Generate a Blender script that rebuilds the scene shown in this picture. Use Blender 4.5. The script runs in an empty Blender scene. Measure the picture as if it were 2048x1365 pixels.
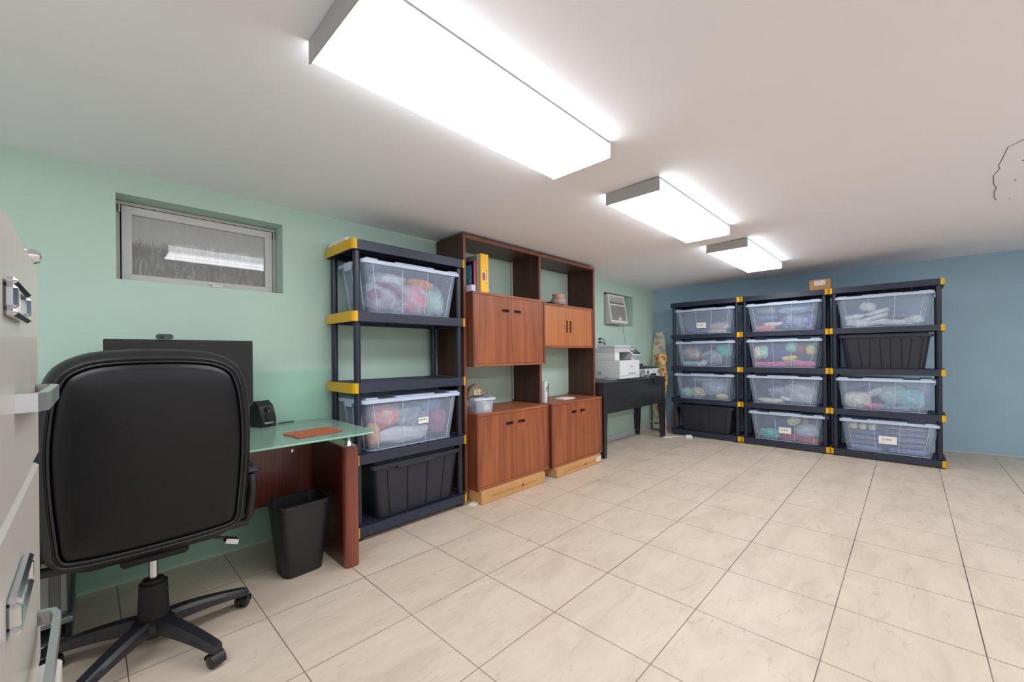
import bpy, bmesh, math, random
from mathutils import Vector, Matrix, noise
random.seed(7)
D = bpy.data
SC = bpy.context.scene
COL = SC.collection
PI = math.pi

# ------------------------------------------------------------------ camera
F_PX, YAW, ROLL, CY, CAM_H = 819.8, 0.7694, -0.0098, 708.76, 1.175
cd = D.cameras.new('camera'); cam = D.objects.new('camera', cd); COL.objects.link(cam)
cd.sensor_fit = 'HORIZONTAL'; cd.sensor_width = 36.0; cd.lens = F_PX / 2048 * 36
cd.shift_y = (CY - 682.5) / 2048; cd.clip_start = 0.02; cd.clip_end = 100
_f = Vector((math.cos(YAW), math.sin(YAW), 0)); _r = Vector((math.sin(YAW), -math.cos(YAW), 0)); _u = Vector((0, 0, 1))
_R = _r * math.cos(ROLL) + _u * math.sin(ROLL); _U = -_r * math.sin(ROLL) + _u * math.cos(ROLL)
m = Matrix((_R, _U, -_f)).transposed().to_4x4(); m.translation = (0, 0, CAM_H)
cam.matrix_world = m
SC.camera = cam
# ------------------------------------------------------------------ world, exposure
w = D.worlds.new('world'); SC.world = w; w.use_nodes = True
w.node_tree.nodes['Background'].inputs[0].default_value = (0.02, 0.022, 0.025, 1)
w.node_tree.nodes['Background'].inputs[1].default_value = 1.0
SC.view_settings.view_transform = 'Standard'; SC.view_settings.look = 'None'
SC.view_settings.gamma = 1.0; SC.view_settings.use_curve_mapping = False
SC.view_settings.exposure = 0.22
LAMP = 10.5            # radiance of the fluorescent diffusers
try:
    SC.cycles.transparent_max_bounces = 24
    SC.cycles.max_bounces = 14; SC.cycles.diffuse_bounces = 12
    SC.cycles.caustics_reflective = False; SC.cycles.caustics_refractive = False
except Exception: pass

# ------------------------------------------------------------------ materials
def lin(c):
    return tuple((x/255/12.92 if x/255 <= .04045 else ((x/255+.055)/1.055)**2.4) for x in c[:3]) + (1,)
MC = {}
class NT:
    def __init__(s, name):
        s.m = D.materials.new(name); s.m.use_nodes = True; s.t = s.m.node_tree
        s.p = s.t.nodes['Principled BSDF']; s.out = s.t.nodes['Material Output']
    def n(s, typ, **kw):
        nd = s.t.nodes.new(typ)
        for k, v in kw.items():
            if k in nd.inputs: nd.inputs[k].default_value = v
            else: setattr(nd, k, v)
        return nd
    def l(s, a, b): s.t.links.new(a, b)
    def coords(s, kind='Object', scale=(1,1,1), loc=(0,0,0)):
        tc = s.n('ShaderNodeTexCoord'); mp = s.n('ShaderNodeMapping')
        mp.inputs['Scale'].default_value = scale; mp.inputs['Location'].default_value = loc
        s.l(tc.outputs[kind], mp.inputs[0]); return mp.outputs[0]
    def ramp(s, fac, stops):
        r = s.n('ShaderNodeValToRGB'); e = r.color_ramp.elements
        while len(e) < len(stops): e.new(.5)
        for q, (p, c) in zip(e, stops): q.position = p; q.color = c
        s.l(fac, r.inputs[0]); return r.outputs[0]
    def bump(s, h, strength=.2, dist=.01):
        b = s.n('ShaderNodeBump', Strength=strength, Distance=dist); s.l(h, b.inputs['Height']); s.l(b.outputs[0], s.p.inputs['Normal'])

def mat(name, rgb, rough=.5, metal=0, var=.06, scale=8, bump=0, bscale=60, coat=0, spec=.5, alpha=None):
    if name in MC: return MC[name]
    t = NT(name); c = lin(rgb)
    co = t.coords()
    nz = t.n('ShaderNodeTexNoise', Scale=scale, Detail=3.0); t.l(co, nz.inputs['Vector'])
    a = tuple(max(0, x*(1-var)) for x in c[:3])+(1,); b = tuple(min(1, x*(1+var)) for x in c[:3])+(1,)
    t.l(t.ramp(nz.outputs[0], [(.3, a), (.7, b)]), t.p.inputs['Base Color'])
    t.p.inputs['Roughness'].default_value = rough; t.p.inputs['Metallic'].default_value = metal
    t.p.inputs['Coat Weight'].default_value = coat; t.p.inputs['Coat Roughness'].default_value = .08
    t.p.inputs['Specular IOR Level'].default_value = spec
    if bump:
        n2 = t.n('ShaderNodeTexNoise', Scale=bscale, Detail=4.0); t.l(co, n2.inputs['Vector']); t.bump(n2.outputs[0], bump, .004)
    MC[name] = t.m; return t.m

def clear(name, rgb, fac=.3, rough=.3, tint=(.93,.96,.98,1), bump=0, bs=18):
    """translucent plastic or glass: part see-through, part whitish"""
    if name in MC: return MC[name]
    t = NT(name)
    t.p.inputs['Base Color'].default_value = lin(rgb); t.p.inputs['Roughness'].default_value = rough
    tr = t.n('ShaderNodeBsdfTransparent'); tr.inputs[0].default_value = tint
    mx = t.n('ShaderNodeMixShader'); t.l(tr.outputs[0], mx.inputs[1]); t.l(t.p.outputs[0], mx.inputs[2])
    nz = t.n('ShaderNodeTexNoise', Scale=bs, Detail=3.0, Distortion=1.2); t.l(t.coords(), nz.inputs['Vector'])
    if bump:
        t.bump(nz.outputs[0], bump, .01)
        t.l(t.ramp(nz.outputs[0], [(.38, (fac*.55,)*3+(1,)), (.72, (min(1, fac*1.5),)*3+(1,))]), mx.inputs[0])
    else:
        mx.inputs[0].default_value = fac
    t.l(mx.outputs[0], t.out.inputs[0]); MC[name] = t.m; return t.m

def wood(name, dark, light, axis='z', rough=.42, freq=1.0, coat=.15):
    if name in MC: return MC[name]
    t = NT(name)
    s = {'z': (9*freq, 9*freq, .55), 'x': (.55, 9*freq, 9*freq), 'y': (9*freq, .55, 9*freq)}[axis]
    co = t.coords('Object', s)
    n1 = t.n('ShaderNodeTexNoise', Scale=1.6, Detail=6.0, Roughness=.62, Distortion=.8); t.l(co, n1.inputs['Vector'])
    s2 = {'z': (70, 70, 1.5), 'x': (1.5, 70, 70), 'y': (70, 1.5, 70)}[axis]
    n2 = t.n('ShaderNodeTexNoise', Scale=2.0, Detail=3.0); t.l(t.coords('Object', s2), n2.inputs['Vector'])
    mx = t.n('ShaderNodeMath', operation='MULTIPLY_ADD'); t.l(n2.outputs[0], mx.inputs[0]); mx.inputs[1].default_value = .35; t.l(n1.outputs[0], mx.inputs[2])
    mid = tuple((a+b)/2 for a, b in zip(dark, light))
    t.l(t.ramp(mx.outputs[0], [(.45, lin(dark)), (.66, lin(mid)), (.9, lin(light))]), t.p.inputs['Base Color'])
    t.p.inputs['Roughness'].default_value = rough; t.p.inputs['Coat Weight'].default_value = coat; t.p.inputs['Coat Roughness'].default_value = .25
    t.bump(n2.outputs[0], .08, .002)
    MC[name] = t.m; return t.m

def floor_mat():
    t = NT('floor_tiles'); TS = .4572
    co = t.coords('Object', (1,1,1), (-1.4649+20*TS, -1.6228+20*TS, 0))
    br = t.n('ShaderNodeTexBrick', offset=0.0, squash=1.0)
    br.inputs['Scale'].default_value = 1.0; br.inputs['Brick Width'].default_value = TS; br.inputs['Row Height'].default_value = TS
    br.inputs['Mortar Size'].default_value = .0023; br.inputs['Mortar Smooth'].default_value = .25
    t.l(co, br.inputs['Vector'])
    br.inputs['Color1'].default_value = (.48,.48,.48,1); br.inputs['Color2'].default_value = (.54,.54,.54,1); br.inputs['Mortar'].default_value = (0,0,0,1)
    # soft travertine clouding with long streaks
    n1 = t.n('ShaderNodeTexNoise', Scale=2.2, Detail=7.0, Roughness=.66, Distortion=.9); t.l(t.coords('Object', (1.0, 2.6, 1)), n1.inputs['Vector'])
    n2 = t.n('ShaderNodeTexNoise', Scale=9.0, Detail=8.0, Roughness=.72, Distortion=1.6); t.l(t.coords('Object', (.6, 1.9, 1)), n2.inputs['Vector'])
    base = t.ramp(n1.outputs[0], [(.28, lin((192,176,158))), (.5, lin((206,190,172))), (.75, lin((214,199,182)))])
    vein = t.ramp(n2.outputs[0], [(.0, (0,0,0,1)), (.56, (0,0,0,1)), (.74, (.6,.6,.6,1))])
    m1 = t.n('ShaderNodeMix', data_type='RGBA'); t.l(vein, m1.inputs['Factor']); t.l(base, m1.inputs['A']); m1.inputs['B'].default_value = lin((150,134,118))
    # specks
    vo = t.n('ShaderNodeTexVoronoi', Scale=3.1); t.l(t.coords('Object'), vo.inputs['Vector'])
    sp = t.ramp(vo.outputs['Distance'], [(.0, (.8,.8,.8,1)), (.012, (.6,.6,.6,1)), (.02, (0,0,0,1))])
    m2 = t.n('ShaderNodeMix', data_type='RGBA'); t.l(sp, m2.inputs['Factor']); t.l(m1.outputs['Result'], m2.inputs['A']); m2.inputs['B'].default_value = lin((110,96,84))
    n3 = t.n('ShaderNodeTexNoise', Scale=1.1, Detail=2.0); t.l(t.coords('Object'), n3.inputs['Vector'])
    gc = t.ramp(n3.outputs[0], [(.36, lin((140,124,108))), (.6, lin((74,62,52)))])
    m3 = t.n('ShaderNodeMix', data_type='RGBA'); t.l(br.outputs['Fac'], m3.inputs['Factor']); t.l(m2.outputs['Result'], m3.inputs['A']); t.l(gc, m3.inputs['B'])
    t.l(m3.outputs['Result'], t.p.inputs['Base Color'])
    t.p.inputs['Roughness'].default_value = .42
    inv = t.n('ShaderNodeMath', operation='SUBTRACT'); inv.inputs[0].default_value = 1; t.l(br.outputs['Fac'], inv.inputs[1])
    t.bump(inv.outputs[0], .25, .002)
    return t.m

def pane_mat():
    """grimy basement pane: dirt film, scratches, some see-through, sharp reflection"""
    t = NT('grimy_glass')
    co = t.coords('Object', (1, 1, 1))
    n1 = t.n('ShaderNodeTexNoise', Scale=6.0, Detail=9.0, Roughness=.75, Distortion=2.4); t.l(t.coords('Object', (3.2, 1, .8)), n1.inputs['Vector'])
    sx = t.n('ShaderNodeSeparateXYZ'); t.l(co, sx.inputs[0])
    mr = t.n('ShaderNodeMapRange'); t.l(sx.outputs['Z'], mr.inputs['Value'])
    for k, v in (('From Min', 1.79), ('From Max', 1.96), ('To Min', 0.0), ('To Max', 1.0)): mr.inputs[k].default_value = v
    wv = t.n('ShaderNodeTexNoise', Scale=14.0, Detail=6.0, Roughness=.7, Distortion=3.5); t.l(t.coords('Object', (1.6, 1, .35)), wv.inputs['Vector'])
    ad = t.n('ShaderNodeMath', operation='MULTIPLY_ADD'); t.l(wv.outputs[0], ad.inputs[0]); ad.inputs[1].default_value = 1.5; t.l(mr.outputs[0], ad.inputs[2])
    film = t.ramp(ad.outputs[0], [(.0, lin((70,72,72))), (.72, lin((84,86,86))), (.95, lin((150,152,150))), (1.0, lin((176,178,176)))])
    mx = t.n('ShaderNodeMix', data_type='RGBA'); mx.inputs['Factor'].default_value = .25; t.l(film, mx.inputs['A']); t.l(n1.outputs['Color'], mx.inputs['B'])
    bw = t.n('ShaderNodeRGBToBW'); t.l(mx.outputs['Result'], bw.inputs[0])
    t.l(bw.outputs[0], t.p.inputs['Base Color'])
    t.p.inputs['Roughness'].default_value = .5; t.p.inputs['Coat Weight'].default_value = 1; t.p.inputs['Coat Roughness'].default_value = .02; t.p.inputs['Coat IOR'].default_value = 1.7
    tr = t.n('ShaderNodeBsdfTransparent'); ms = t.n('ShaderNodeMixShader'); ms.inputs[0].default_value = .85
    t.l(tr.outputs[0], ms.inputs[1]); t.l(t.p.outputs[0], ms.inputs[2]); t.l(ms.outputs[0], t.out.inputs[0])
    return t.m

def floral_mat(name, base, cols, scale=16):
    t = NT(name)
    vo = t.n('ShaderNodeTexVoronoi', Scale=scale, Randomness=1.0); 
    nz = t.n('ShaderNodeTexNoise', Scale=12.0, Detail=3.0); co = t.coords('Object'); t.l(co, nz.inputs['Vector'])
    ad = t.n('ShaderNodeVectorMath', operation='MULTIPLY_ADD'); t.l(nz.outputs['Color'], ad.inputs[0]); ad.inputs[1].default_value = (.09,)*3; t.l(co, ad.inputs[2])
    t.l(ad.outputs[0], vo.inputs['Vector'])
    bw = t.n('ShaderNodeSeparateColor'); t.l(vo.outputs['Color'], bw.inputs[0])
    stops = [(i/len(cols), lin(c)) for i, c in enumerate(cols)]
    r = t.n('ShaderNodeValToRGB'); r.color_ramp.interpolation = 'CONSTANT'; e = r.color_ramp.elements
    while len(e) < len(stops): e.new(.5)
    for q, (p, c) in zip(e, stops): q.position = p; q.color = c
    t.l(bw.outputs[0], r.inputs[0])
    d = t.ramp(vo.outputs['Distance'], [(.46, (1,1,1,1)), (.56, (0,0,0,1))])
    mx = t.n('ShaderNodeMix', data_type='RGBA'); t.l(d, mx.inputs['Factor']); mx.inputs['A'].default_value = lin(base); t.l(r.outputs[0], mx.inputs['B'])
    t.l(mx.outputs['Result'], t.p.inputs['Base Color']); t.p.inputs['Roughness'].default_value = .8
    return t.m

def lamp_mat():
    t = NT('lit_diffuser')
    # fluorescent tubes glow through the ribbed acrylic as long soft bands
    sx = t.n('ShaderNodeSeparateXYZ'); t.l(t.coords('Object'), sx.inputs[0])
    mm = t.n('ShaderNodeMath', operation='MULTIPLY'); t.l(sx.outputs['Y'], mm.inputs[0]); mm.inputs[1].default_value = 2*PI/.17
    cs = t.n('ShaderNodeMath', operation='COSINE'); t.l(mm.outputs[0], cs.inputs[0])
    st = t.n('ShaderNodeMath', operation='MULTIPLY_ADD'); t.l(cs.outputs[0], st.inputs[0]); st.inputs[1].default_value = -.12*LAMP; st.inputs[2].default_value = LAMP
    # the upright side flanges of the lens are turned away from the tubes and glow less
    ge = t.n('ShaderNodeNewGeometry'); sn = t.n('ShaderNodeSeparateXYZ'); t.l(ge.outputs['Normal'], sn.inputs[0])
    ab = t.n('ShaderNodeMath', operation='ABSOLUTE'); t.l(sn.outputs['Z'], ab.inputs[0])
    fm = t.n('ShaderNodeMapRange'); t.l(ab.outputs[0], fm.inputs['Value']); fm.inputs['To Min'].default_value = .6
    mu = t.n('ShaderNodeMath', operation='MULTIPLY'); t.l(st.outputs[0], mu.inputs[0]); t.l(fm.outputs[0], mu.inputs[1])
    em = t.n('ShaderNodeEmission'); em.inputs[0].default_value = (.935, .972, 1, 1); t.l(mu.outputs[0], em.inputs[1])
    t.l(em.outputs[0], t.out.inputs[0]); return t.m

GREEN = mat('green_wall_paint', (184,210,198), .75, var=.02, scale=3, bump=.03, bscale=140)
BLUE = mat('blue_wall_paint', (158,190,208), .7, var=.03, scale=3, bump=.03, bscale=140)
CEIL = mat('ceiling_paint', (240,241,248), .85, var=.01, scale=2)
WHITEWALL = mat('pale_wall_paint', (236,237,240), .8, var=.02)
M_WHITE = mat('white_paint', (225,226,226), .45, var=.02)
M_TRIM = mat('baseboard_white', (196,202,206), .5, var=.03)
M_DKP = mat('charcoal_plastic', (42,48,66), .42, var=.08, scale=14, bump=.05)
M_POST = mat('charcoal_post_plastic', (34,39,54), .32, var=.06)
M_BIN_BLK = mat('black_tote_plastic', (38,41,54), .45, var=.08, bump=.04)
M_YEL = mat('yellow_plastic', (222,172,0), .4, var=.04)
M_BLK = mat('black_plastic', (24,24,27), .4, var=.1)
M_BLKM = mat('black_matt', (18,18,20), .7, var=.1)
M_METAL = mat('grey_metal', (178,178,180), .35, metal=.8, var=.04)
M_CHROME = mat('chrome', (210,212,218), .12, metal=1, var=.02)
M_FIX = mat('fixture_enamel', (176,176,178), .5, var=.02)
M_CAB = mat('cream_cabinet_enamel', (196,193,186), .4, var=.02, coat=.2)
M_CLEAR = clear('clear_tote_plastic', (200,216,242), .30, .22)
M_CLEAR2 = clear('clear_lid_plastic', (214,226,246), .74, .3)
M_RIB = clear('clear_tote_ribs', (228,236,248), .45, .3)
M_PANE = pane_mat()
TEAK = wood('teak_veneer', (118,62,38), (172,98,58), 'z', freq=.8)
TEAK_H = wood('teak_horizontal', (118,62,38), (176,104,66), 'x', rough=.5)
TEAK_E = wood('teak_edge', (108,62,48), (142,90,70), 'z', rough=.5, freq=2)
TEAK_D = wood('light_teak_veneer', (164,96,54), (202,130,76), 'z', freq=.8)
DARKW = wood('dark_walnut', (50,30,24), (84,50,38), 'z', rough=.5)
DARKW_H = wood('dark_walnut_horizontal', (54,32,26), (92,56,44), 'x', rough=.5)
MAHOG = wood('mahogany_laminate', (74,28,24), (120,54,42), 'z', rough=.3, freq=3, coat=.3)
MAHOG_E = wood('mahogany_edge', (104,46,36), (142,72,56), 'z', rough=.3, freq=3, coat=.3)
CARD = mat('cardboard', (196,150,100), .8, var=.09, scale=6, bump=.06)
LEATHER = mat('black_leather', (9,9,14), .36, var=.1, scale=5, bump=.08, bscale=180, spec=.35)
LEATHER_S = mat('black_leather_side', (17,17,20), .42, var=.1, bump=.08, bscale=180)
TABLEB = wood('ebonised_wood', (30,31,36), (48,48,54), 'x', rough=.4)
M_PRN = mat('printer_white', (226,228,232), .4, var=.01)
M_PRG = mat('printer_pale_grey', (200,203,208), .45, var=.01)
M_PAPER = mat('white_paper', (236,236,232), .8, var=.02)
M_TEXT = mat('printed_black_ink', (38,38,42), .8, var=.02)
LAMPM = lamp_mat()

# ------------------------------------------------------------------ mesh building
class MB:
    def __init__(s): s.b = bmesh.new()
    def box(s, x0, x1, y0, y1, z0, z1, bev=0, M=None, seg=1):
        g = bmesh.ops.create_cube(s.b, size=1)
        mt = Matrix.Translation(((x0+x1)/2, (y0+y1)/2, (z0+z1)/2)) @ Matrix.Diagonal((x1-x0, y1-y0, z1-z0, 1))
        bmesh.ops.transform(s.b, matrix=mt, verts=g['verts'])
        vs = g['verts']
        if bev:
            es = list({e for v in vs for e in v.link_edges})
            r = bmesh.ops.bevel(s.b, geom=es, offset=bev, segments=seg, affect='EDGES', clamp_overlap=True)
            vs = list({v for f in r['faces'] for v in f.verts} | {v for v in vs if v.is_valid})
        if M is not None: bmesh.ops.transform(s.b, matrix=M, verts=vs)
        return s
    def loft(s, rings, cap0=True, cap1=True, closed=True):
        vv = [[s.b.verts.new(p) for p in r] for r in rings]
        n = len(vv[0])
        for a, c in zip(vv, vv[1:]):
            for i in range(n if closed else n-1):
                j = (i+1) % n; s.b.faces.new((a[i], a[j], c[j], c[i]))
        if cap0: s.b.faces.new(list(reversed(vv[0])))
        if cap1: s.b.faces.new(vv[-1])
        return s
    def ring(s, outer, inner, z0, z1):
        """hollow prism between two outlines of equal point count"""
        n = len(outer); P = []
        for o, z in ((outer, z0), (outer, z1), (inner, z1), (inner, z0)):
            P.append([s.b.verts.new((x, y, z)) for x, y in o])
        for a, c in ((P[0], P[1]), (P[1], P[2]), (P[2], P[3]), (P[3], P[0])):
            for i in range(n):
                j = (i+1) % n; s.b.faces.new((a[i], a[j], c[j], c[i]))
        return s
    def prism(s, pts, z0, z1):
        return s.loft([[(x, y, z0) for x, y in pts], [(x, y, z1) for x, y in pts]])
    def cyl(s, p0, p1, r0, r1=None, n=16, cap=True):
        return s.tube([p0, p1], [r0, r0 if r1 is None else r1], n, cap)
    def tube(s, path, r, n=10, cap=True, closed=False):
        path = [Vector(p) for p in path]; N = len(path)
        rs = r if isinstance(r, (list, tuple)) else [r]*N
        rings = []; prev = None
        for i, p in enumerate(path):
            if closed: d = path[(i+1) % N] - path[i-1]
            else: d = path[min(i+1, N-1)] - path[max(i-1, 0)]
            d.normalize()
            if prev is None:
                a = Vector((0, 0, 1)) if abs(d.z) < .9 else Vector((1, 0, 0)); u = d.cross(a).normalized()
            else:
                u = (prev - d*prev.dot(d)).normalized()
            prev = u; v = d.cross(u)
            rings.append([p + (u*math.cos(2*PI*k/n) + v*math.sin(2*PI*k/n))*rs[i] for k in range(n)])
        if closed: rings.append(rings[0][:]); return s.loft(rings, False, False)
        return s.loft(rings, cap, cap)
    def lathe(s, prof, c=(0,0,0), n=24, M=None):
        rings = [[Vector((c[0]+r*math.cos(2*PI*k/n), c[1]+r*math.sin(2*PI*k/n), c[2]+z)) for k in range(n)] for r, z in prof]
        if M is not None: rings = [[M @ p for p in r] for r in rings]
        return s.loft(rings, True, True)
    def ribbon(s, pts, z, wd, up=-.0015):
        n = len(pts)
        for i in range(n-1):
            a = Vector(pts[i]); b = Vector(pts[i+1]); d = (b-a); d.normalize(); q = Vector((-d.y, d.x))*wd
            s.prism([tuple(a-q), tuple(b-q), tuple(b+q), tuple(a+q)], z+up, z)
        return s
    def M(s, mt): bmesh.ops.transform(s.b, matrix=mt, verts=s.b.verts[:]); return s

def O(name, mb, m, parent=None, smooth=30, loc=None, rz=0):
    bm = mb.b if isinstance(mb, MB) else mb
    bmesh.ops.recalc_face_normals(bm, faces=bm.faces[:])
    me = D.meshes.new(name); bm.to_mesh(me); bm.free()
    me.materials.append(m)
    if smooth:
        for p in me.polygons: p.use_smooth = True
        me.set_sharp_from_angle(angle=math.radians(smooth))
    o = D.objects.new(name, me); COL.objects.link(o)
    if parent: o.parent = parent
    if loc: o.location = loc; o.rotation_euler = (0, 0, rz)
    return o
def tag(o, label=None, cat=None, group=None, kind=None):
    for k, v in (('label', label), ('category', cat), ('group', group), ('kind', kind)):
        if v: o[k] = v
    return o
def empty(name, label, cat, loc=(0,0,0), rz=0, group=None):
    o = D.objects.new(name, None); COL.objects.link(o); o.location = loc; o.rotation_euler = (0, 0, rz); o.empty_display_size = .1
    return tag(o, label, cat, group)
def struct(name, mb, m, parent=None, smooth=30):
    o = O(name, mb, m, parent, smooth)
    if not parent: o['kind'] = 'structure'
    return o
def copy_tree(o, parent=None):
    c = o.copy(); COL.objects.link(c); c.parent = parent
    for ch in [k for k in D.objects if k.parent == o]: copy_tree(ch, c)
    return c
def text(name, s, size, m, parent, M, align='CENTER'):
    cu = D.curves.new(name, 'FONT'); cu.body = s; cu.size = size; cu.align_x = align; cu.align_y = 'CENTER'; cu.extrude = .0004; cu.resolution_u = 2
    to = D.objects.new(name+'_tmp', cu); COL.objects.link(to)
    bpy.context.view_layer.update()
    me = D.meshes.new_from_object(to); D.objects.remove(to)
    me.transform(M); me.materials.clear(); me.materials.append(m)
    o = D.objects.new(name, me); COL.objects.link(o); o.parent = parent
    return o
def rr(wd, dp, r, n=4, cx=0, cy=0):
    pts = []
    for (sx, sy, a0) in ((1, 1, 0), (-1, 1, 90), (-1, -1, 180), (1, -1, 270)):
        for k in range(n+1):
            a = math.radians(a0 + 90*k/n)
            pts.append((cx + sx*(wd/2-r) + r*math.cos(a), cy + sy*(dp/2-r) + r*math.sin(a)))
    return pts
def rot(ax, deg, piv=(0,0,0)):
    return Matrix.Translation(piv) @ Matrix.Rotation(math.radians(deg), 4, ax) @ Matrix.Translation([-x for x in piv])
FRONT = Matrix.Rotation(PI/2, 4, 'X')       # text plane facing -y

# ------------------------------------------------------------------ the room
GY = lambda x: 2.945 - .0125*x                    # inner face of the green wall
BX = lambda y: 6.24 + .21*(2.867 - y)             # inner face of the blue wall
CZ = lambda y: 2.155 + .0265*(2.867 - y)          # ceiling falls slightly towards the green wall
XB, YR = -1.9, -2.6
b = MB(); b.prism([(XB-.1, YR-.1), (7.6, YR-.1), (7.6, 3.2), (XB-.1, 3.2)], -.1, 0); struct('floor', b, floor_mat())
b = MB()
b.loft([[(XB-.1, 3.25, CZ(3.25)), (7.6, 3.25, CZ(3.25)), (7.6, YR-.1, CZ(YR-.1)), (XB-.1, YR-.1, CZ(YR-.1))],
        [(XB-.1, 3.25, 2.5), (7.6, 3.25, 2.5), (7.6, YR-.1, 2.5), (XB-.1, YR-.1, 2.5)]])
ceiling = struct('ceiling', b, CEIL)
# crack and nail spots in the plaster on the right
b = MB(); zc = CZ(-.42)
for seg in ([(3.36,-.53),(3.36,-.44),(3.43,-.388),(3.62,-.388)], [(3.62,-.388),(3.74,-.386),(3.80,-.398),(3.93,-.385),(4.12,-.405)], [(4.12,-.405),(4.24,-.428),(4.36,-.43),(4.5,-.445),(4.58,-.462)]):
    b.ribbon([(x*.985, y*.985) for x, y in seg], zc+.006, .0022, -.008)
for x, y in ((3.68,-.47),(4.08,-.49),(4.55,-.52),(4.6,-.6)): b.box(x-.008, x+.008, y-.003, y+.003, CZ(y)-.002, CZ(y)+.006)
O('ceiling_crack', b, mat('crack_grey', (120,120,120), .9), ceiling)
b = MB(); b.prism([(BX(3.2), 3.2), (BX(YR-.1), YR-.1), (7.6, YR-.1), (7.6, 3.2)], 0, 2.45); struct('wall_back', b, BLUE)
b = MB(); b.box(XB-.1, XB, YR-.1, 3.2, 0, 2.45); struct('wall_front', b, WHITEWALL)
b = MB(); b.box(XB, 7.5, YR-.1, YR, 0, 2.45); struct('wall_right', b, WHITEWALL)
# green wall with two window recesses
W1 = (.102, .886, 1.585, 2.034); W2 = (4.73, 5.50, 1.553, 1.985)
T = .20
def wseg(b, x0, x1, z0, z1):
    b.prism([(x0, GY(x0)), (x1, GY(x1)), (x1, GY(x1)+T), (x0, GY(x0)+T)], z0, z1)
b = MB(); xs = [XB-.1, W1[0], W1[1], W2[0], W2[1], BX(2.87)+.08]
for i, (x0, x1) in enumerate(zip(xs, xs[1:])):
    if i == 1: wseg(b, x0, x1, 0, W1[2]); wseg(b, x0, x1, W1[3], 2.3)
    elif i == 3: wseg(b, x0, x1, 0, W2[2]); wseg(b, x0, x1, W2[3], 2.3)
    else: wseg(b, x0, x1, 0, 2.3)
bmesh.ops.remove_doubles(b.b, verts=b.b.verts[:], dist=1e-5)
struct('wall_left', b, GREEN, smooth=0)
b = MB(); b.prism([(3.96, GY(3.96)-.012), (6.2, GY(6.2)-.012), (6.2, GY(6.2)-.001), (3.96, GY(3.96)-.001)], .001, .075); struct('baseboard_left', b, M_TRIM)
b = MB(); b.prism([(BX(2.5)-.006, 2.5), (BX(-2.2)-.006, -2.2), (BX(-2.2)-.001, -2.2), (BX(2.5)-.001, 2.5)], .001, .014); struct('baseboard_back', b, M_TRIM)

def window(idx, W, y, sill=True):
    x0, x1, z0, z1 = W
    r = D.objects.new('window_%d' % idx, None); COL.objects.link(r); r['kind'] = 'structure'
    b = MB(); fr = .022
    for a in ((x0, x1, z1-fr, z1), (x0, x1, z0, z0+.012), (x0, x0+fr, z0+.012, z1-fr), (x1-fr, x1, z0+.012, z1-fr)): b.box(a[0]+.001, a[1]-.001, y, y+.05, a[2]+.001, a[3]-.001, .002)
    O('window_frame', b, M_WINF, r)
    b = MB(); s0, s1, t0, t1 = x0+.026, x1-.026, z0+.014, z1-.028; sw = .042
    for a in ((s0, s1, t1-sw, t1), (s0, s1, t0, t0+.036), (s0, s0+sw, t0+.036, t1-sw), (s1-sw, s1, t0+.036, t1-sw)): b.box(a[0], a[1], y-.012, y+.03, a[2], a[3], .001)
    O('window_sash', b, M_WINS, r)
    b = MB(); b.box(s0+sw-.004, s1-sw+.004, y+.006, y+.011, t0+.032, t1-sw+.004); O('window_pane', b, M_PANE, r)
    b = MB(); cx = (x0+x1)/2+.06; b.box(cx-.028, cx+.028, y-.03, y-.008, t0+.002, t0+.018, .003); b.box(cx-.05, cx-.005, y-.022, y-.012, t0+.02, t0+.027, .002); O('window_latch', b, M_WHITE, r)
    b = MB(); b.box(s0-.012, s0-.004, y-.02, y-.002, t1-.04, t1+.005, .001); b.box(s1+.004, s1+.012, y-.02, y-.002, t1-.04, t1+.005, .001); O('window_hinge', b, M_METAL, r)
    return r
M_WINF = mat('window_frame_enamel', (190,186,184), .5, var=.04); M_WINS = mat('window_sash_enamel', (200,198,197), .45, var=.03)
window(1, W1, 3.075)
# window well outside
b = MB(); b.box(-.05, 1.05, 3.42, 3.5, 1.45, 2.2); b.box(-.05, 1.05, 3.15, 3.5, 1.4, 1.5); b.box(-.1, -.05, 3.15, 3.5, 1.4, 2.2); b.box(1.05, 1.1, 3.15, 3.5, 1.4, 2.2); b.box(-.1, 1.1, 3.15, 3.5, 2.2, 2.25)
struct('trim_1', b, mat('window_well_concrete', (120,120,116), .9, var=.2, scale=9))
b = MB(); b.box(W2[0]+.46, W2[1]-.002, 3.04, 3.07, W2[2]+.002, W2[3]-.002); b.box(W2[0]+.002, W2[1]-.002, 3.04, 3.07, W2[3]-.07, W2[3]-.002); struct('window_2', b, GREEN)

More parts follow.
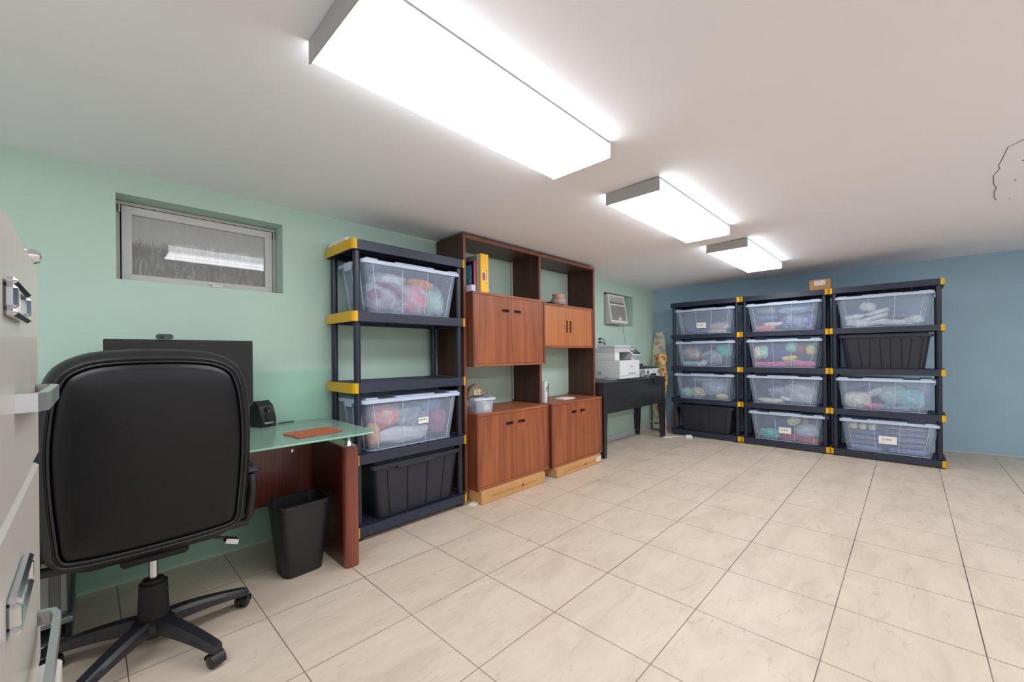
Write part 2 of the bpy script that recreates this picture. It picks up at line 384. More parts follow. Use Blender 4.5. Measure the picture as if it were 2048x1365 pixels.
# ------------------------------------------------------------------ fluorescent fixtures
def fixture(x0, x1, label, y0=1.03):
    y1, zb = y0+.355, CZ(y0+.178)-.079; cx, cy = (x0+x1)/2, (y0+y1)/2
    r = empty('ceiling_light', label, 'ceiling light', (cx, cy, CZ(cy)), 0, 'wraparound ceiling lights')
    hx, hy = (x1-x0)/2, (y1-y0)/2; h = zb - CZ(cy)
    b = MB()
    b.box(-hx, -hx+.006, -hy, hy, h-.002, -.004, .001); O('end_cap', b, M_FIX, r)
    b = MB(); b.box(hx-.006, hx, -hy, hy, h-.002, -.004, .001); O('end_cap', b, M_FIX, r)
    b = MB(); b.box(-hx+.006, hx-.006, -hy+.006, hy-.006, -.012, -.003); O('housing', b, M_FIX, r)
    b = MB(); n = 10; prof = [(-hy+.001, -.014), (-hy+.001, h+.012), (-hy+.009, h+.002), (-hy+.03, h)]
    prof = prof + [(hy-.03, h), (hy-.009, h+.002), (hy-.001, h+.012), (hy-.001, -.014)]
    b.loft([[(x, y, z) for y, z in prof] for x in (-hx+.006, hx-.006)], False, False, closed=False)
    O('diffuser', b, LAMPM, r)
    return r
fixture(.50, 1.765, 'largest fluorescent ceiling light, nearest the camera, cropped by the top edge')
fixture(2.305, 3.60, 'fluorescent ceiling light in the middle of the row of three')
fixture(4.11, 5.475, 'smallest fluorescent ceiling light, farthest away near the blue wall')
# unseen fixture added behind the photographer for more light, at the row's spacing
fixture(-1.30, -.04, 'added unseen fluorescent ceiling light behind the photographer, in line with the row')

for x0, w in ((-1.30, 'behind the photographer'), (.50, 'beside the photographer'), (2.305, 'farther along on the right'), (4.11, 'farthest along on the right')):  # invented second row, out of view, added to brighten the room
    fixture(x0, x0+1.28, 'added unseen fluorescent ceiling light of a second row, '+w, -1.60)

# ------------------------------------------------------------------ plastic shelving racks
RW, RD = .905, .425
def make_rack(levels, label, group):
    r = empty('shelving_rack', label, 'shelf', group=group)
    out = rr(RW, RD, .03); fh = .062
    for i, zt in enumerate(levels):
        b = MB(); b.ring(out, rr(RW-.024, RD-.024, .02), zt-fh, zt)
        hx, hy = RW/2-.01, RD/2-.01
        n = 13
        for k in range(n):
            y = -hy + (k+.5)*2*hy/n; b.box(-hx, hx, y-.005, y+.005, zt-.016, zt-.003)
        n = 22
        for k in range(n):
            x = -hx + (k+.5)*2*hx/n; b.box(x-.0045, x+.0045, -hy, hy, zt-.017, zt-.004)
        for k in range(3): x = -hx + (k+1)*2*hx/4; b.box(x-.006, x+.006, -hy, hy, zt-.05, zt-.016)
        for k in range(2): y = -hy + (k+1)*2*hy/3; b.box(-hx, hx, y-.006, y+.006, zt-.05, zt-.016)
        for sx in (-1, 1):
            for sy in (-1, 1): b.cyl((sx*(RW/2-.043), sy*(RD/2-.043), zt-fh), (sx*(RW/2-.043), sy*(RD/2-.043), zt-.002), .028, n=14)
        sh = O('shelf', b, M_DKP, r)
        for sx in (-1, 1):
            b = MB(); o2 = rr(RW+.008, RD+.008, .033); i2 = rr(RW+.001, RD+.001, .0305)
            sel = [k for k, p in enumerate(out) if sx*p[0] >= RW/2-.031]
            sel = sel if sx < 0 else sel[5:]+sel[:5] if len(sel) == 10 and sel[0] == 0 else sel
            oo = [o2[k] for k in sel]; ii = [i2[k] for k in sel]
            e0 = (sx*(RW/2-.042), oo[0][1]); e1 = (sx*(RW/2-.042), oo[-1][1])
            b.loft([[(x, y, z) for (x, y), z in ((o, zt-fh-.001), (o, zt+.0015), (q, zt+.0015), (q, zt-fh-.001))] for o, q in zip(oo, ii)])
            O('end_cap', b, M_YEL, sh)
    for sx in (-1, 1):
        for sy in (-1, 1):
            b = MB(); x, y = sx*(RW/2-.043), sy*(RD/2-.043)
            b.cyl((x, y, 0), (x, y, levels[-1]-.004), .0215, n=18); b.cyl((x, y, 0), (x, y, .03), .025, n=18)
            O('post', b, M_POST, r)
    return r
NEAR = [.092, .546, 1.0, 1.455, 1.91]
FAR = [.078, .528, .978, 1.428, 1.882]
rackN = make_rack(NEAR, 'near black plastic shelving rack with yellow end caps beside the glass desk', None)
rackN.location = (1.5975, 2.6925, 0)
XF = 5.84
ra = make_rack(FAR, 'left black plastic shelving rack of the three against the blue wall', 'shelving racks along the blue wall')
rb = copy_tree(ra); rb['label'] = 'middle black plastic shelving rack of the three against the blue wall'
rc = copy_tree(ra); rc['label'] = 'right black plastic shelving rack of the three, next to bare blue wall'
for sh in [o for o in D.objects if o.parent == ra and o.name.startswith('shelf')]:      # the end towards the corner has lost its caps
    for cp in [o for o in D.objects if o.parent == sh]:
        if sum(v.co.x for v in cp.data.vertices) < 0: D.objects.remove(cp)
YA, YB, YC = 2.021, 1.108, .195
for q, y in ((ra, YA), (rb, YB), (rc, YC)): q.location = (XF+RD/2, y, 0); q.rotation_euler = (0, 0, -PI/2)

# ------------------------------------------------------------------ storage bins
def tub_rings(w0, d0, w1, d1, h, r=.04, n=5, lip=.0):
    R = []
    for k in range(n+1):
        f = k/n; R.append([(x, y, h*f) for x, y in rr(w0+(w1-w0)*f, d0+(d1-d0)*f, r, 5)])
    return R
def clear_bin(label, loc, rz, txt=None, s=1.0, hh=.352, dull=False):
    r = empty('storage_bin', label, 'storage bin', loc, rz, 'clear storage bins')
    w0, d0, w1, d1, h = .66*s, .33*s, .75*s, .385*s, hh-.03
    b = MB(); b.loft(tub_rings(w0, d0, w1, d1, h), True, False); O('tub', b, M_CLEAR, r)
    b = MB()                                              # moulded ribs and foot ring
    def P(u, f, off=.003): return (u*(w0+(w1-w0)*f)/2, -(d0+(d1-d0)*f)/2-off, h*f)
    for u in (-.86, -.28, .28, .86):
        for k in range(1): b.tube([P(u*.96, .05), P(u, .99)], .0028, 5)
    b.tube([P(-.27, .22), P(.27, .22)], .0022, 5) if txt is None else None
    for sx in (-1, 1):
        for yy in (-.6, 0, .6):
            b.tube([(sx*(w0+(w1-w0)*f)/2+sx*.003, yy*(d0+(d1-d0)*f)/2, h*f) for f in (.05, .99)], .0028, 5)
    b.ring(rr(w0+.006, d0+.006, .04), rr(w0-.006, d0-.006, .038), 0, .006)
    O('ribs', b, M_RIB, r)
    b = MB(); W, Dp = w1+.042, min(d1+.03, .412)
    b.ring(rr(W, Dp, .03), rr(W-.006, Dp-.006, .028), h-.006, h+.018); b.prism(rr(W-.004, Dp-.004, .03), h+.016, h+.019)
    for x0, x1 in ((-.47, -.36), (-.20, .20), (.36, .47)): b.box(x0*W, x1*W, -Dp/2+.006, Dp/2-.006, h+.019, h+.030, .004)
    lid = O('lid', b, M_CLEAR2, r)
    for sx in (-1, 1):
        b = MB(); b.box(sx*(W/2)-.008, sx*(W/2)+.008, -.045, .045, h-.035, h+.022, .004); O('handle', b, M_CLEAR2, r)
    if txt:
        u, f, wd, hg, tx, sz = txt
        y = -(d0+(d1-d0)*f)/2-.006; cx = u*(w0/2); 
        b = MB(); b.box(cx-wd/2, cx+wd/2, y-.001, y, h*f-hg/2, h*f+hg/2); lb = O('paper_label', b, M_PAPER, r)
        text('label_writing', tx, sz, M_TEXT, lb, Matrix.Translation((cx-.01, y-.0015, h*f+.004)) @ FRONT)
    return r
def black_bin(label, loc, rz, style, hh=.375, s=1.0):
    r = empty('storage_tote', label, 'storage bin', loc, rz, 'black lidded totes')
    w0, d0, w1, d1, h = .62*s, .33, .71*s, .38, hh-.022
    b = MB(); b.loft(tub_rings(w0, d0, w1, d1, h, .045), True, False)
    b.loft(tub_rings(w0-.01, d0-.01, w1-.01, d1-.01, h, .04), True, False)
    O('tub', b, M_BIN_BLK, r)
    b = MB()
    def P(u, f, off=.001): return Vector((u*(w0+(w1-w0)*f)/2, -(d0+(d1-d0)*f)/2-off, h*f))
    if style == 'ribs':
        for u0, u1 in ((-.86, -.9), (-.56, -.6), (-.36, -.30), (-.04, -.08), (.18, .16), (.46, .40), (.60, .62), (.86, .86)):
            b.tube([P(u0, .02), P(u1, .9)], .004, 6)
    elif style == 'panels':
        for a, c in ((-.82, -.18), (.18, .82)):
            b.tube([P(a, .85), P(a, .2), P(c, .2), P(c, .85)], .003, 6)
        b.tube([P(-.08, .05), P(-.08, .92)], .003, 6)
    else:
        for u in (-.72, -.28, .2, .62, .9): b.tube([P(u, .02), P(u, .9)], .004, 6)
    O('ribs', b, M_BLKM, r)
    b = MB(); W, Dp = w1+.04, min(d1+.03, .412)
    b.prism(rr(W, Dp, .035), h-.016, h+.010); b.prism(rr(W-.07, Dp-.07, .03), h+.010, h+.022)
    if style == 'long': b.box(-.25*W, .16*W, -Dp/2-.004, -Dp/2+.03, h-.034, h-.012, .003)
    O('lid', b, M_BIN_BLK, r)
    return r

def blobmat(rgb, kind):
    nm = 'content_%s_%d_%d_%d' % (kind, *rgb)
    if nm in MC: return MC[nm]
    t = NT(nm); c = lin(rgb)
    n1 = t.n('ShaderNodeTexNoise', Scale=14.0, Detail=5.0, Distortion=1.5); t.l(t.coords(), n1.inputs['Vector'])
    if kind == 'bag':
        hi = tuple(x*.45+.45 for x in c[:3])+(1,)
        t.l(t.ramp(n1.outputs[0], [(.40, c), (.58, tuple(x*.85+.06 for x in c[:3])+(1,)), (.78, hi)]), t.p.inputs['Base Color'])
        t.p.inputs['Roughness'].default_value = .28; t.p.inputs['Coat Weight'].default_value = .6; t.bump(n1.outputs[0], .5, .02)
    else:
        a = tuple(x*.72 for x in c[:3])+(1,); b2 = tuple(min(1, x*1.2+.01) for x in c[:3])+(1,)
        t.l(t.ramp(n1.outputs[0], [(.35, a), (.65, b2)]), t.p.inputs['Base Color'])
        t.p.inputs['Roughness'].default_value = .85; t.bump(n1.outputs[0], .4, .012)
    MC[nm] = t.m; return t.m
BAGSKIN = clear('crinkled_clear_bag', (235,240,248), .34, .15, (.97,.98,1,1), bump=.8, bs=16)
def blob_mesh(hx, hy, hz, kind, seed, amp=.16):
    b = bmesh.new(); bmesh.ops.create_icosphere(b, subdivisions=4, radius=1)
    off = Vector((seed*3.7, seed*1.3, seed*2.1)); pw = .62 if kind in ('stack', 'box') else .8
    for v in b.verts:
        p = v.co.copy(); q = Vector([math.copysign(abs(a)**pw, a) for a in p])
        if kind == 'stack':
            fold = math.sin(q.z*9+seed)*.05; q.x *= 1+fold; q.y *= 1+fold
        n = noise.noise(p*1.8+off)*amp + noise.noise(p*5+off)*amp*.35
        if kind == 'yarn': n = noise.noise(p*1.2+off)*.05
        q *= 1+n
        v.co = Vector((max(-1, min(1, q.x))*hx, max(-1, min(1, q.y))*hy, max(-1, min(1.0, q.z))*hz+hz))
    return b
SEED = [1]
def content(base, rz, name, cat, u, v, hx, hz, rgb, kind, label, w=0, hy=.1, tilt=0, skin=False, s=1.0, group=None):
    """u: left-right in the bin -1..1, v: height of the underside in m, w: depth -1 (front)..1 (back)"""
    SEED[0] += 1
    lim = .325*s
    if kind != 'stack': hx *= 1.06; hz *= 1.15; hy *= 1.05
    x = max(-lim+hx, min(lim-hx, u*lim)); z = .008+v
    hy = min(hy, .145*s); y = max(-.15*s+hy, min(.15*s-hy, w*.15*s))
    zz = min(hz, (.312-z)/2)
    b = blob_mesh(hx, hy, zz, kind, SEED[0])
    if tilt:
        bmesh.ops.transform(b, matrix=Matrix.Translation((0,0,zz)) @ Matrix.Rotation(math.radians(tilt), 4, 'Y') @ Matrix.Translation((0,0,-zz)), verts=b.verts[:])
        for q in b.verts: q.co.z = max(0, min(.305-z, q.co.z)); q.co.x = max(-lim-x, min(lim-x, q.co.x))
    kk = {'bag': 'bag'}.get(kind, 'cloth')
    o = O(name, b, blobmat(rgb, kk), smooth=60)
    c, sn = math.cos(rz), math.sin(rz)
    o.location = (base[0]+x*c-y*sn, base[1]+x*sn+y*c, base[2]+z); o.rotation_euler = (0, 0, rz)
    tag(o, label, cat, group)
    if skin:
        b2 = blob_mesh(hx*1.06, hy*1.06, zz*1.04, 'bag', SEED[0]+.5, .22)
        O('plastic_wrap', b2, BAGSKIN, o, smooth=80)
    return o

RF = -PI/2
def nb(lv, dx=0): return (1.60+dx, 2.689, NEAR[lv]+.001)
def fb(y, lv, dy=0): return (XF+RD/2+.002, y+dy, FAR[lv]+.001)
# near rack
p = nb(3, .005); clear_bin('clear storage bin of pink and purple bags high on the near rack', p, 0, s=1.0)
Q = 'in the near rack upper bin'
C = lambda *a, **k: content(p, cur_rz, *a, **k)
cur_rz = 0
C('purple_bundle', 'fabric', -.52, 0, .14, .095, (122,66,112), 'cloth', 'purple quilted bundle in clear wrap, left '+Q, w=-.9, hy=.07, skin=True)
C('pink_bundle', 'fabric', .16, 0, .105, .10, (226,128,146), 'cloth', 'round salmon pink bundle in the middle of the upper near rack bin', w=-.8, hy=.08, skin=True)
C('orange_roll', 'fabric', .34, .195, .10, .032, (232,148,58), 'yarn', 'orange rolled cloth lying on the pink bundle, near rack', w=-.6, hy=.05, tilt=6)
C('mint_bag', 'bag', .66, 0, .09, .09, (150,200,180), 'bag', 'mint green crinkled bag at the right '+Q, w=-.5, hy=.09, skin=True)
C('blue_bag', 'bag', .95, 0, .05, .12, (110,150,196), 'bag', 'slim blue bag against the right end '+Q, w=.2, hy=.1)
C('white_bag', 'bag', -.30, .17, .13, .06, (214,214,222), 'bag', 'crumpled clear white bag above the purple bundle, near rack', w=.1, hy=.09)
C('grey_cloth', 'fabric', -.3, 0, .2, .08, (96,106,120), 'cloth', 'grey cloth heaped behind the purple bundle, near rack', w=.95, hy=.05)
p = nb(1, .0); clear_bin('clear storage bin with small hand-lettered label, low on the near rack', p, 0, (.20, .50, .085, .042, 'CANVAS', .018))
Q = 'in the near rack lower clear bin'
C('coral_bundle', 'fabric', -.58, .12, .10, .07, (240,132,118), 'cloth', 'coral pink bundle at the upper left '+Q, w=-.8, hy=.07, skin=True)
C('slate_cloth', 'fabric', .02, .08, .13, .09, (92,108,136), 'cloth', 'slate blue cloth behind the paper label '+Q, w=-.5, hy=.09, skin=True)
C('white_cloth', 'fabric', -.15, 0, .20, .055, (206,204,212), 'bag', 'crumpled whitish cloth along the bottom '+Q, w=-.9, hy=.06)
C('tan_cloth', 'fabric', -.95, 0, .045, .075, (216,158,92), 'cloth', 'tan cloth in the lower left corner '+Q, w=-.9, hy=.05)
C('maroon_cloth', 'fabric', .85, .02, .08, .085, (148,84,110), 'cloth', 'dusty maroon cloth at the right end '+Q, w=-.6, hy=.08)
C('blue_bundle', 'fabric', .72, .16, .12, .06, (112,140,190), 'bag', 'light blue wrapped bundle at the upper right '+Q, w=0, hy=.1)
C('lilac_cloth', 'fabric', -.35, .06, .2, .07, (168,160,190), 'cloth', 'lilac grey cloth at the back left '+Q, w=.9, hy=.06)
black_bin('black lidded tote on the bottom shelf of the near rack', nb(0, .03), 0, 'long', .375)
b = MB(); b.box(-.13, .13, -.12, .12, 0, .028, .003); b.box(-.125, .12, -.115, .115, .028, .048, .003)
tag(O('flat_box', b, M_PAPER, loc=(1.30, 2.78, 1.912), rz=.05), 'flat white boxes lying on the very top of the near rack', 'box')

# far racks ------------------------------------------------------------
cur_rz = RF
p = fb(YA, 3); clear_bin('half empty clear bin with printed paper label, top of left far rack', p, RF, (-.10, .36, .125, .075, 'CF 502', .026)); Q = 'in left far rack, top bin'
C('grey_heap', 'fabric', -.62, 0, .09, .06, (96,108,140), 'cloth', 'blue grey heap at the left '+Q, w=-.6)
C('blue_fold', 'fabric', -.10, 0, .13, .035, (98,116,160), 'stack', 'folded blue cloth with pink edge '+Q, w=-.5)
C('pink_fold', 'fabric', -.12, .068, .11, .014, (190,136,160), 'stack', 'thin pink cloth lying on the blue fold '+Q, w=-.4)
C('blush_heap', 'fabric', .50, .03, .13, .05, (198,176,182), 'bag', 'pale blush heap at the right '+Q, w=-.4)
C('cream_fold', 'fabric', .42, 0, .13, .022, (226,220,190), 'stack', 'cream cloth on the floor at the right '+Q, w=-.9, hy=.06)
p = fb(YA, 2); clear_bin('clear bin with teal and brown bundles, second on the left far rack', p, RF); Q = 'in left far rack, second bin'
C('brown_bag', 'bag', -.58, .09, .12, .07, (170,126,84), 'bag', 'gold and brown patterned bag slanting '+Q, w=-.9, hy=.06, tilt=32, skin=True)
C('teal_ball', 'yarn', .70, .11, .095, .09, (62,182,172), 'yarn', 'big round teal bundle at the right '+Q, w=-.7, hy=.08)
C('smoke_bag', 'bag', .25, 0, .12, .09, (92,102,124), 'bag', 'smoky clear bag with white tag in the middle '+Q, w=-.9, hy=.05, skin=True)
C('navy_cloth', 'fabric', -.05, 0, .26, .14, (56,66,110), 'cloth', 'navy cloth filling the back '+Q, w=.9, hy=.07)
C('mint_fold', 'fabric', -.65, 0, .11, .028, (150,206,190), 'bag', 'mint green fold along the bottom left '+Q, w=-1, hy=.05)
C('white_card', 'card', -.12, .0, .07, .03, (228,232,240), 'box', 'white card strips in the bottom middle '+Q, w=-.95, hy=.02, tilt=-20)
p = fb(YA, 1, .02); clear_bin('clear bin with mint and grey cloths, third on the left far rack', p, RF); Q = 'in left far rack, third bin'
C('mint_cloth', 'fabric', -.80, 0, .08, .06, (140,200,180), 'cloth', 'mint green cloth in the lower left '+Q, w=-.8, skin=True)
C('floral_cloth', 'fabric', -.28, 0, .10, .065, (208,188,170), 'cloth', 'pale floral cloth at the bottom left of centre '+Q, w=-.9, hy=.06)
C('grey_bag', 'bag', .35, .05, .15, .10, (140,154,184), 'bag', 'large pale grey bag right of centre '+Q, w=-.6, hy=.09, skin=True)
C('sage_fold', 'fabric', .0, .22, .18, .035, (130,176,166), 'bag', 'sage green fold just under the lid '+Q, w=-.3, hy=.1)
C('yellow_fold', 'fabric', .68, 0, .07, .03, (220,214,132), 'cloth', 'small yellow cloth at the bottom right '+Q, w=-1, hy=.04)
C('navy_heap', 'fabric', -.5, .12, .13, .08, (80,94,142), 'cloth', 'navy cloth at the upper left '+Q, w=.5, hy=.09)
black_bin('dark grey tote with raised panels at the bottom of left far rack', fb(YA, 0, -.0), RF, 'panels', .37)

p = fb(YB, 3); clear_bin('clear bin with coral and navy packs, top of middle far rack', p, RF); Q = 'in middle far rack, top bin'
C('coral_pack', 'fabric', -.58, 0, .12, .035, (232,120,104), 'stack', 'flat coral pack at the bottom left '+Q, w=-.9, hy=.07)
C('cream_pack', 'fabric', -.32, .055, .13, .026, (224,214,206), 'stack', 'cream folded edge resting on the coral pack '+Q, w=-.7, hy=.08)
C('indigo_stack', 'fabric', .45, 0, .17, .09, (84,96,150), 'stack', 'indigo folded stack at the right '+Q, w=-.6, skin=True)
C('blue_bag', 'bag', .35, .185, .18, .05, (132,166,186), 'bag', 'pale blue wrapped bag under the lid '+Q, w=-.3)
C('violet_fold', 'fabric', -.55, .13, .12, .03, (96,108,160), 'stack', 'violet blue fold at the left centre '+Q, w=-.3)
C('grey_pack', 'bag', -.55, .2, .12, .045, (150,148,150), 'bag', 'grey brown wrapped pack at the upper left '+Q, w=-.1)
p = fb(YB, 2); clear_bin('brightly coloured clear bin, second on the middle far rack', p, RF); Q = 'in middle far rack, second bin'
C('mint_ball', 'yarn', -.66, .10, .07, .075, (168,222,196), 'yarn', 'mint bundle beside the cream one at the left '+Q, w=-1, hy=.05)
C('cream_ball', 'yarn', -.88, .09, .05, .075, (236,214,168), 'yarn', 'cream bundle against the left end '+Q, w=-.9, hy=.05)
C('navy_cloth', 'fabric', -.25, .05, .11, .11, (62,72,122), 'cloth', 'navy cloth left of centre '+Q, w=-.5, hy=.08)
C('pink_fold', 'fabric', -.45, 0, .20, .028, (238,92,168), 'stack', 'hot pink fold along the bottom left '+Q, w=-1, hy=.05)
C('pink_pack', 'fabric', .65, 0, .12, .034, (232,88,160), 'stack', 'hot pink pack at the bottom right '+Q, w=-.95, hy=.05)
C('yellow_bundle', 'fabric', .18, .075, .075, .028, (244,220,60), 'cloth', 'bright yellow bundle at the centre '+Q, w=-1, hy=.035, tilt=-8)
C('green_ball', 'yarn', .25, .17, .065, .06, (156,216,180), 'yarn', 'pale green ball under the lid right of centre '+Q, w=-.8, hy=.05)
C('maroon_ball', 'yarn', .55, .15, .048, .052, (160,50,78), 'yarn', 'round maroon ball at the upper right '+Q, w=-.9, hy=.045)
C('lime_bundle', 'fabric', .88, .14, .05, .055, (206,206,96), 'bag', 'lime and white bundle at the right end '+Q, w=-.7, hy=.05)
C('blue_box', 'box', .05, .13, .08, .035, (70,84,150), 'box', 'blue and white box in the middle '+Q, w=-.7, hy=.05, tilt=14)
C('rose_cloth', 'fabric', .3, .0, .1, .04, (190,120,136), 'cloth', 'dull rose cloth at the bottom centre '+Q, w=-.8, hy=.06)
C('grey_cloth', 'fabric', .0, .0, .3, .14, (96,108,128), 'cloth', 'grey cloth filling the back '+Q, w=1, hy=.05)
p = fb(YB, 1); clear_bin('clear bin with denim and a clear zip bag, third on middle far rack', p, RF); Q = 'in middle far rack, third bin'
C('denim_cloth', 'fabric', -.35, .08, .18, .11, (52,74,122), 'cloth', 'dark denim cloth at the back left '+Q, w=.3, hy=.1)
C('cream_stack', 'fabric', -.42, 0, .14, .028, (232,228,204), 'stack', 'cream folded stack at the bottom left '+Q, w=-.9, hy=.06)
C('paper_card', 'card', .05, .04, .055, .02, (238,236,224), 'box', 'cream paper card tipped forward in the middle '+Q, w=-1, hy=.02, tilt=30)
C('zip_bag', 'bag', .60, 0, .15, .11, (168,172,184), 'bag', 'large clear zip bag of pale cloth at the right '+Q, w=-.7, hy=.08, skin=True)
C('slate_cloth', 'fabric', -.12, .06, .12, .06, (90,100,140), 'cloth', 'slate cloth in clear wrap left of centre '+Q, w=-.6, hy=.06, skin=True)
C('grey_fold', 'fabric', .55, .2, .14, .045, (120,126,140), 'bag', 'grey fold under the lid at the right '+Q, w=.2, hy=.08)
p = fb(YB, 0, -.02); clear_bin('clear bin with printed label and teal bundle, bottom of middle far rack', p, RF, (.0, .42, .125, .075, 'CF 503', .026)); Q = 'in middle far rack, bottom bin'
C('teal_bundle', 'yarn', -.50, 0, .11, .055, (78,190,186), 'cloth', 'teal yarn bundle at the bottom left '+Q, w=-.95, hy=.05)
C('crimson_bundle', 'fabric', .08, 0, .10, .042, (190,44,84), 'cloth', 'crimson bundle under the paper label '+Q, w=-.9, hy=.05)
C('red_box', 'box', .78, 0, .10, .025, (226,74,62), 'stack', 'flat red orange packet at the bottom right '+Q, w=-1, hy=.05)
C('bubble_bag', 'bag', .70, .055, .11, .07, (176,182,196), 'bag', 'clear bag lying on the red packet '+Q, w=-.7, hy=.07, skin=True)
C('cream_scarf', 'fabric', .22, .19, .07, .045, (222,216,184), 'cloth', 'cream scarf under the lid right of centre '+Q, w=-.7, hy=.05, tilt=-30)
C('olive_strap', 'strap', .58, .14, .03, .08, (158,140,98), 'stack', 'olive tan strap hanging at the upper right '+Q, w=-.6, hy=.03)
C('slate_heap', 'fabric', -.35, .05, .19, .11, (82,96,128), 'cloth', 'dark slate cloth at the back left '+Q, w=.7, hy=.08)
C('grey_heap', 'fabric', .45, .02, .16, .11, (98,100,114), 'cloth', 'dark grey cloth at the back right '+Q, w=.9, hy=.06)

p = fb(YC, 3, .01); clear_bin('clear bin of crumpled white linens, top of right far rack', p, RF); Q = 'in right far rack, top bin'
for u, v, hx, hz, tl, lb in ((-.62, 0, .11, .045, 8, 'crumpled white linen at the lower left '), (-.30, .0, .15, .03, -14, 'white folded linen at the bottom middle '), (-.25, .062, .14, .028, -18, 'white folded linen second from the bottom '),
        (-.18, .12, .12, .025, -20, 'thin white linen third from the bottom '), (-.36, .17, .07, .05, 10, 'white linen crest at the top of the pile '), (.30, 0, .16, .035, 4, 'white linen spread flat at the right centre '), (.78, 0, .08, .05, -12, 'ruffled white linen at the right end '), (-.72, .085, .09, .03, -5, 'white linen corner at the upper left ')):
    C('white_linen', 'linen', u, v, hx, hz, (226,226,228), 'stack', lb+Q, w=-.6, hy=.1, tilt=tl, group='white linens in the top right bin')
C('grey_linen', 'linen', .25, .07, .12, .04, (150,160,178), 'cloth', 'blue grey linen behind the white ones '+Q, w=.5, hy=.08)
black_bin('black ribbed tote, second on the right far rack', fb(YC, 2), RF, 'ribs', .375)
p = fb(YC, 1, .01); clear_bin('clear bin with teal pyramid bag, third on the right far rack', p, RF); Q = 'in right far rack, third bin'
C('cream_knot', 'fabric', -.66, 0, .11, .08, (222,216,200), 'cloth', 'cream knotted cloth at the left '+Q, w=-.8, hy=.06)
C('white_roll', 'fabric', -.22, .14, .09, .035, (206,208,222), 'yarn', 'white roll slanting up to the lid '+Q, w=-.6, hy=.04, tilt=-28)
C('pink_bundle', 'fabric', -.24, 0, .09, .026, (206,110,146), 'cloth', 'small pink bundle at the bottom left of centre '+Q, w=-.9, hy=.05)
C('teal_cone', 'fabric', .24, .05, .10, .10, (120,186,186), 'bag', 'pale teal peaked bag right of centre '+Q, w=-.5, hy=.07, skin=True)
C('aqua_bag', 'bag', .74, .02, .10, .095, (104,190,200), 'bag', 'aqua bag at the right end '+Q, w=-.7, hy=.07, skin=True)
C('grey_fold', 'fabric', .2, 0, .16, .025, (148,152,178), 'stack', 'grey lilac fold at the bottom right of centre '+Q, w=-1, hy=.05)
C('steel_cloth', 'fabric', .0, .0, .28, .10, (136,144,170), 'cloth', 'steel grey cloth at the back '+Q, w=1, hy=.05)
p = fb(YC, 0, -.02); clear_bin('clear bin with printed label and folded clothes, bottom of right far rack', p, RF, (.02, .45, .145, .082, 'CF P02', .028)); Q = 'in right far rack, bottom bin'
for k, u in enumerate((-.84, -.60, -.36)):
    C('cream_pack', 'fabric', u, .215, .038, .045, (230,222,208), 'stack', ('leftmost', 'middle', 'rightmost')[k]+' of three cream packs under the lid '+Q, w=-.9, hy=.08, group='cream packs under the bottom bin lid')
for k, (v, c) in enumerate(((0, (150,160,206)), (.055, (112,124,170)), (.11, (128,138,184)), (.165, (104,114,156)))):
    C('folded_garment', 'clothing', -.52, v, .145, .027, c, 'stack', ('bottom', 'second', 'third', 'top')[k]+' folded blue garment of the left pile '+Q, w=-.8, hy=.1, group='left pile of folded garments')
for k, (v, c) in enumerate(((0, (140,148,196)), (.06, (118,122,160)), (.12, (146,148,184)), (.18, (136,140,172)), (.235, (160,164,190)))):
    C('folded_garment', 'clothing', .50, v, .155, .03, c, 'stack', ('bottom', 'second', 'third', 'fourth', 'top')[k]+' folded lilac garment of the right pile '+Q, w=-.8, hy=.1, group='right pile of folded garments')
# cardboard box on top
r = empty('cardboard_box', 'small cardboard box on top of the middle far rack', 'box', (6.02, .745, FAR[4]+.002), .05)
b = MB(); b.box(-.07, .07, -.10, .10, 0, .128, .002); O('carton', b, CARD, r)
b = MB(); b.box(-.0715, -.0705, -.05, .055, .06, .118); b.box(-.07, -.02, -.05, .055, .1285, .1295); O('shipping_label', b, mat('torn_label', (226,216,210), .7, var=.25, scale=60), r)

# ------------------------------------------------------------------ teak wall unit
YF, YBK, ZT = 2.535, 2.895, 2.138
r = empty('wall_unit', 'dark walnut open wall unit with tall side panels between rack and table', 'wall unit', (3.02, 2.72, 0))
def LB(x0, x1, y0, y1, z0, z1, bev=.001): return MB().box(x0-3.02, x1-3.02, y0-2.72, y1-2.72, z0, z1, bev)
for x0, x1 in ((2.073, 2.099), (2.998, 3.028), (3.932, 3.964)):
    pn = O('side_panel', LB(x0, x1, YF+.005, YBK, 0, ZT), DARKW, r)
    O('edge_strip', LB(x0, x1, YF, YF+.005, 0, ZT), TEAK_E, pn)
for x0, x1 in ((2.101, 2.996), (3.03, 3.93)):
    tp = O('top_panel', LB(x0, x1, YF+.006, YBK, ZT-.03, ZT), DARKW_H, r)
    O('edge_strip', LB(x0, x1, YF, YF+.0055, ZT-.03, ZT), TEAK_E, tp)
for x in (2.999, 3.93): O('back_strip', LB(x-.012, x-.001, YBK-.012, YBK-.002, .72, ZT-.03), M_WHITE, r)  # pale strip beside the rear edge of the middle and right panels

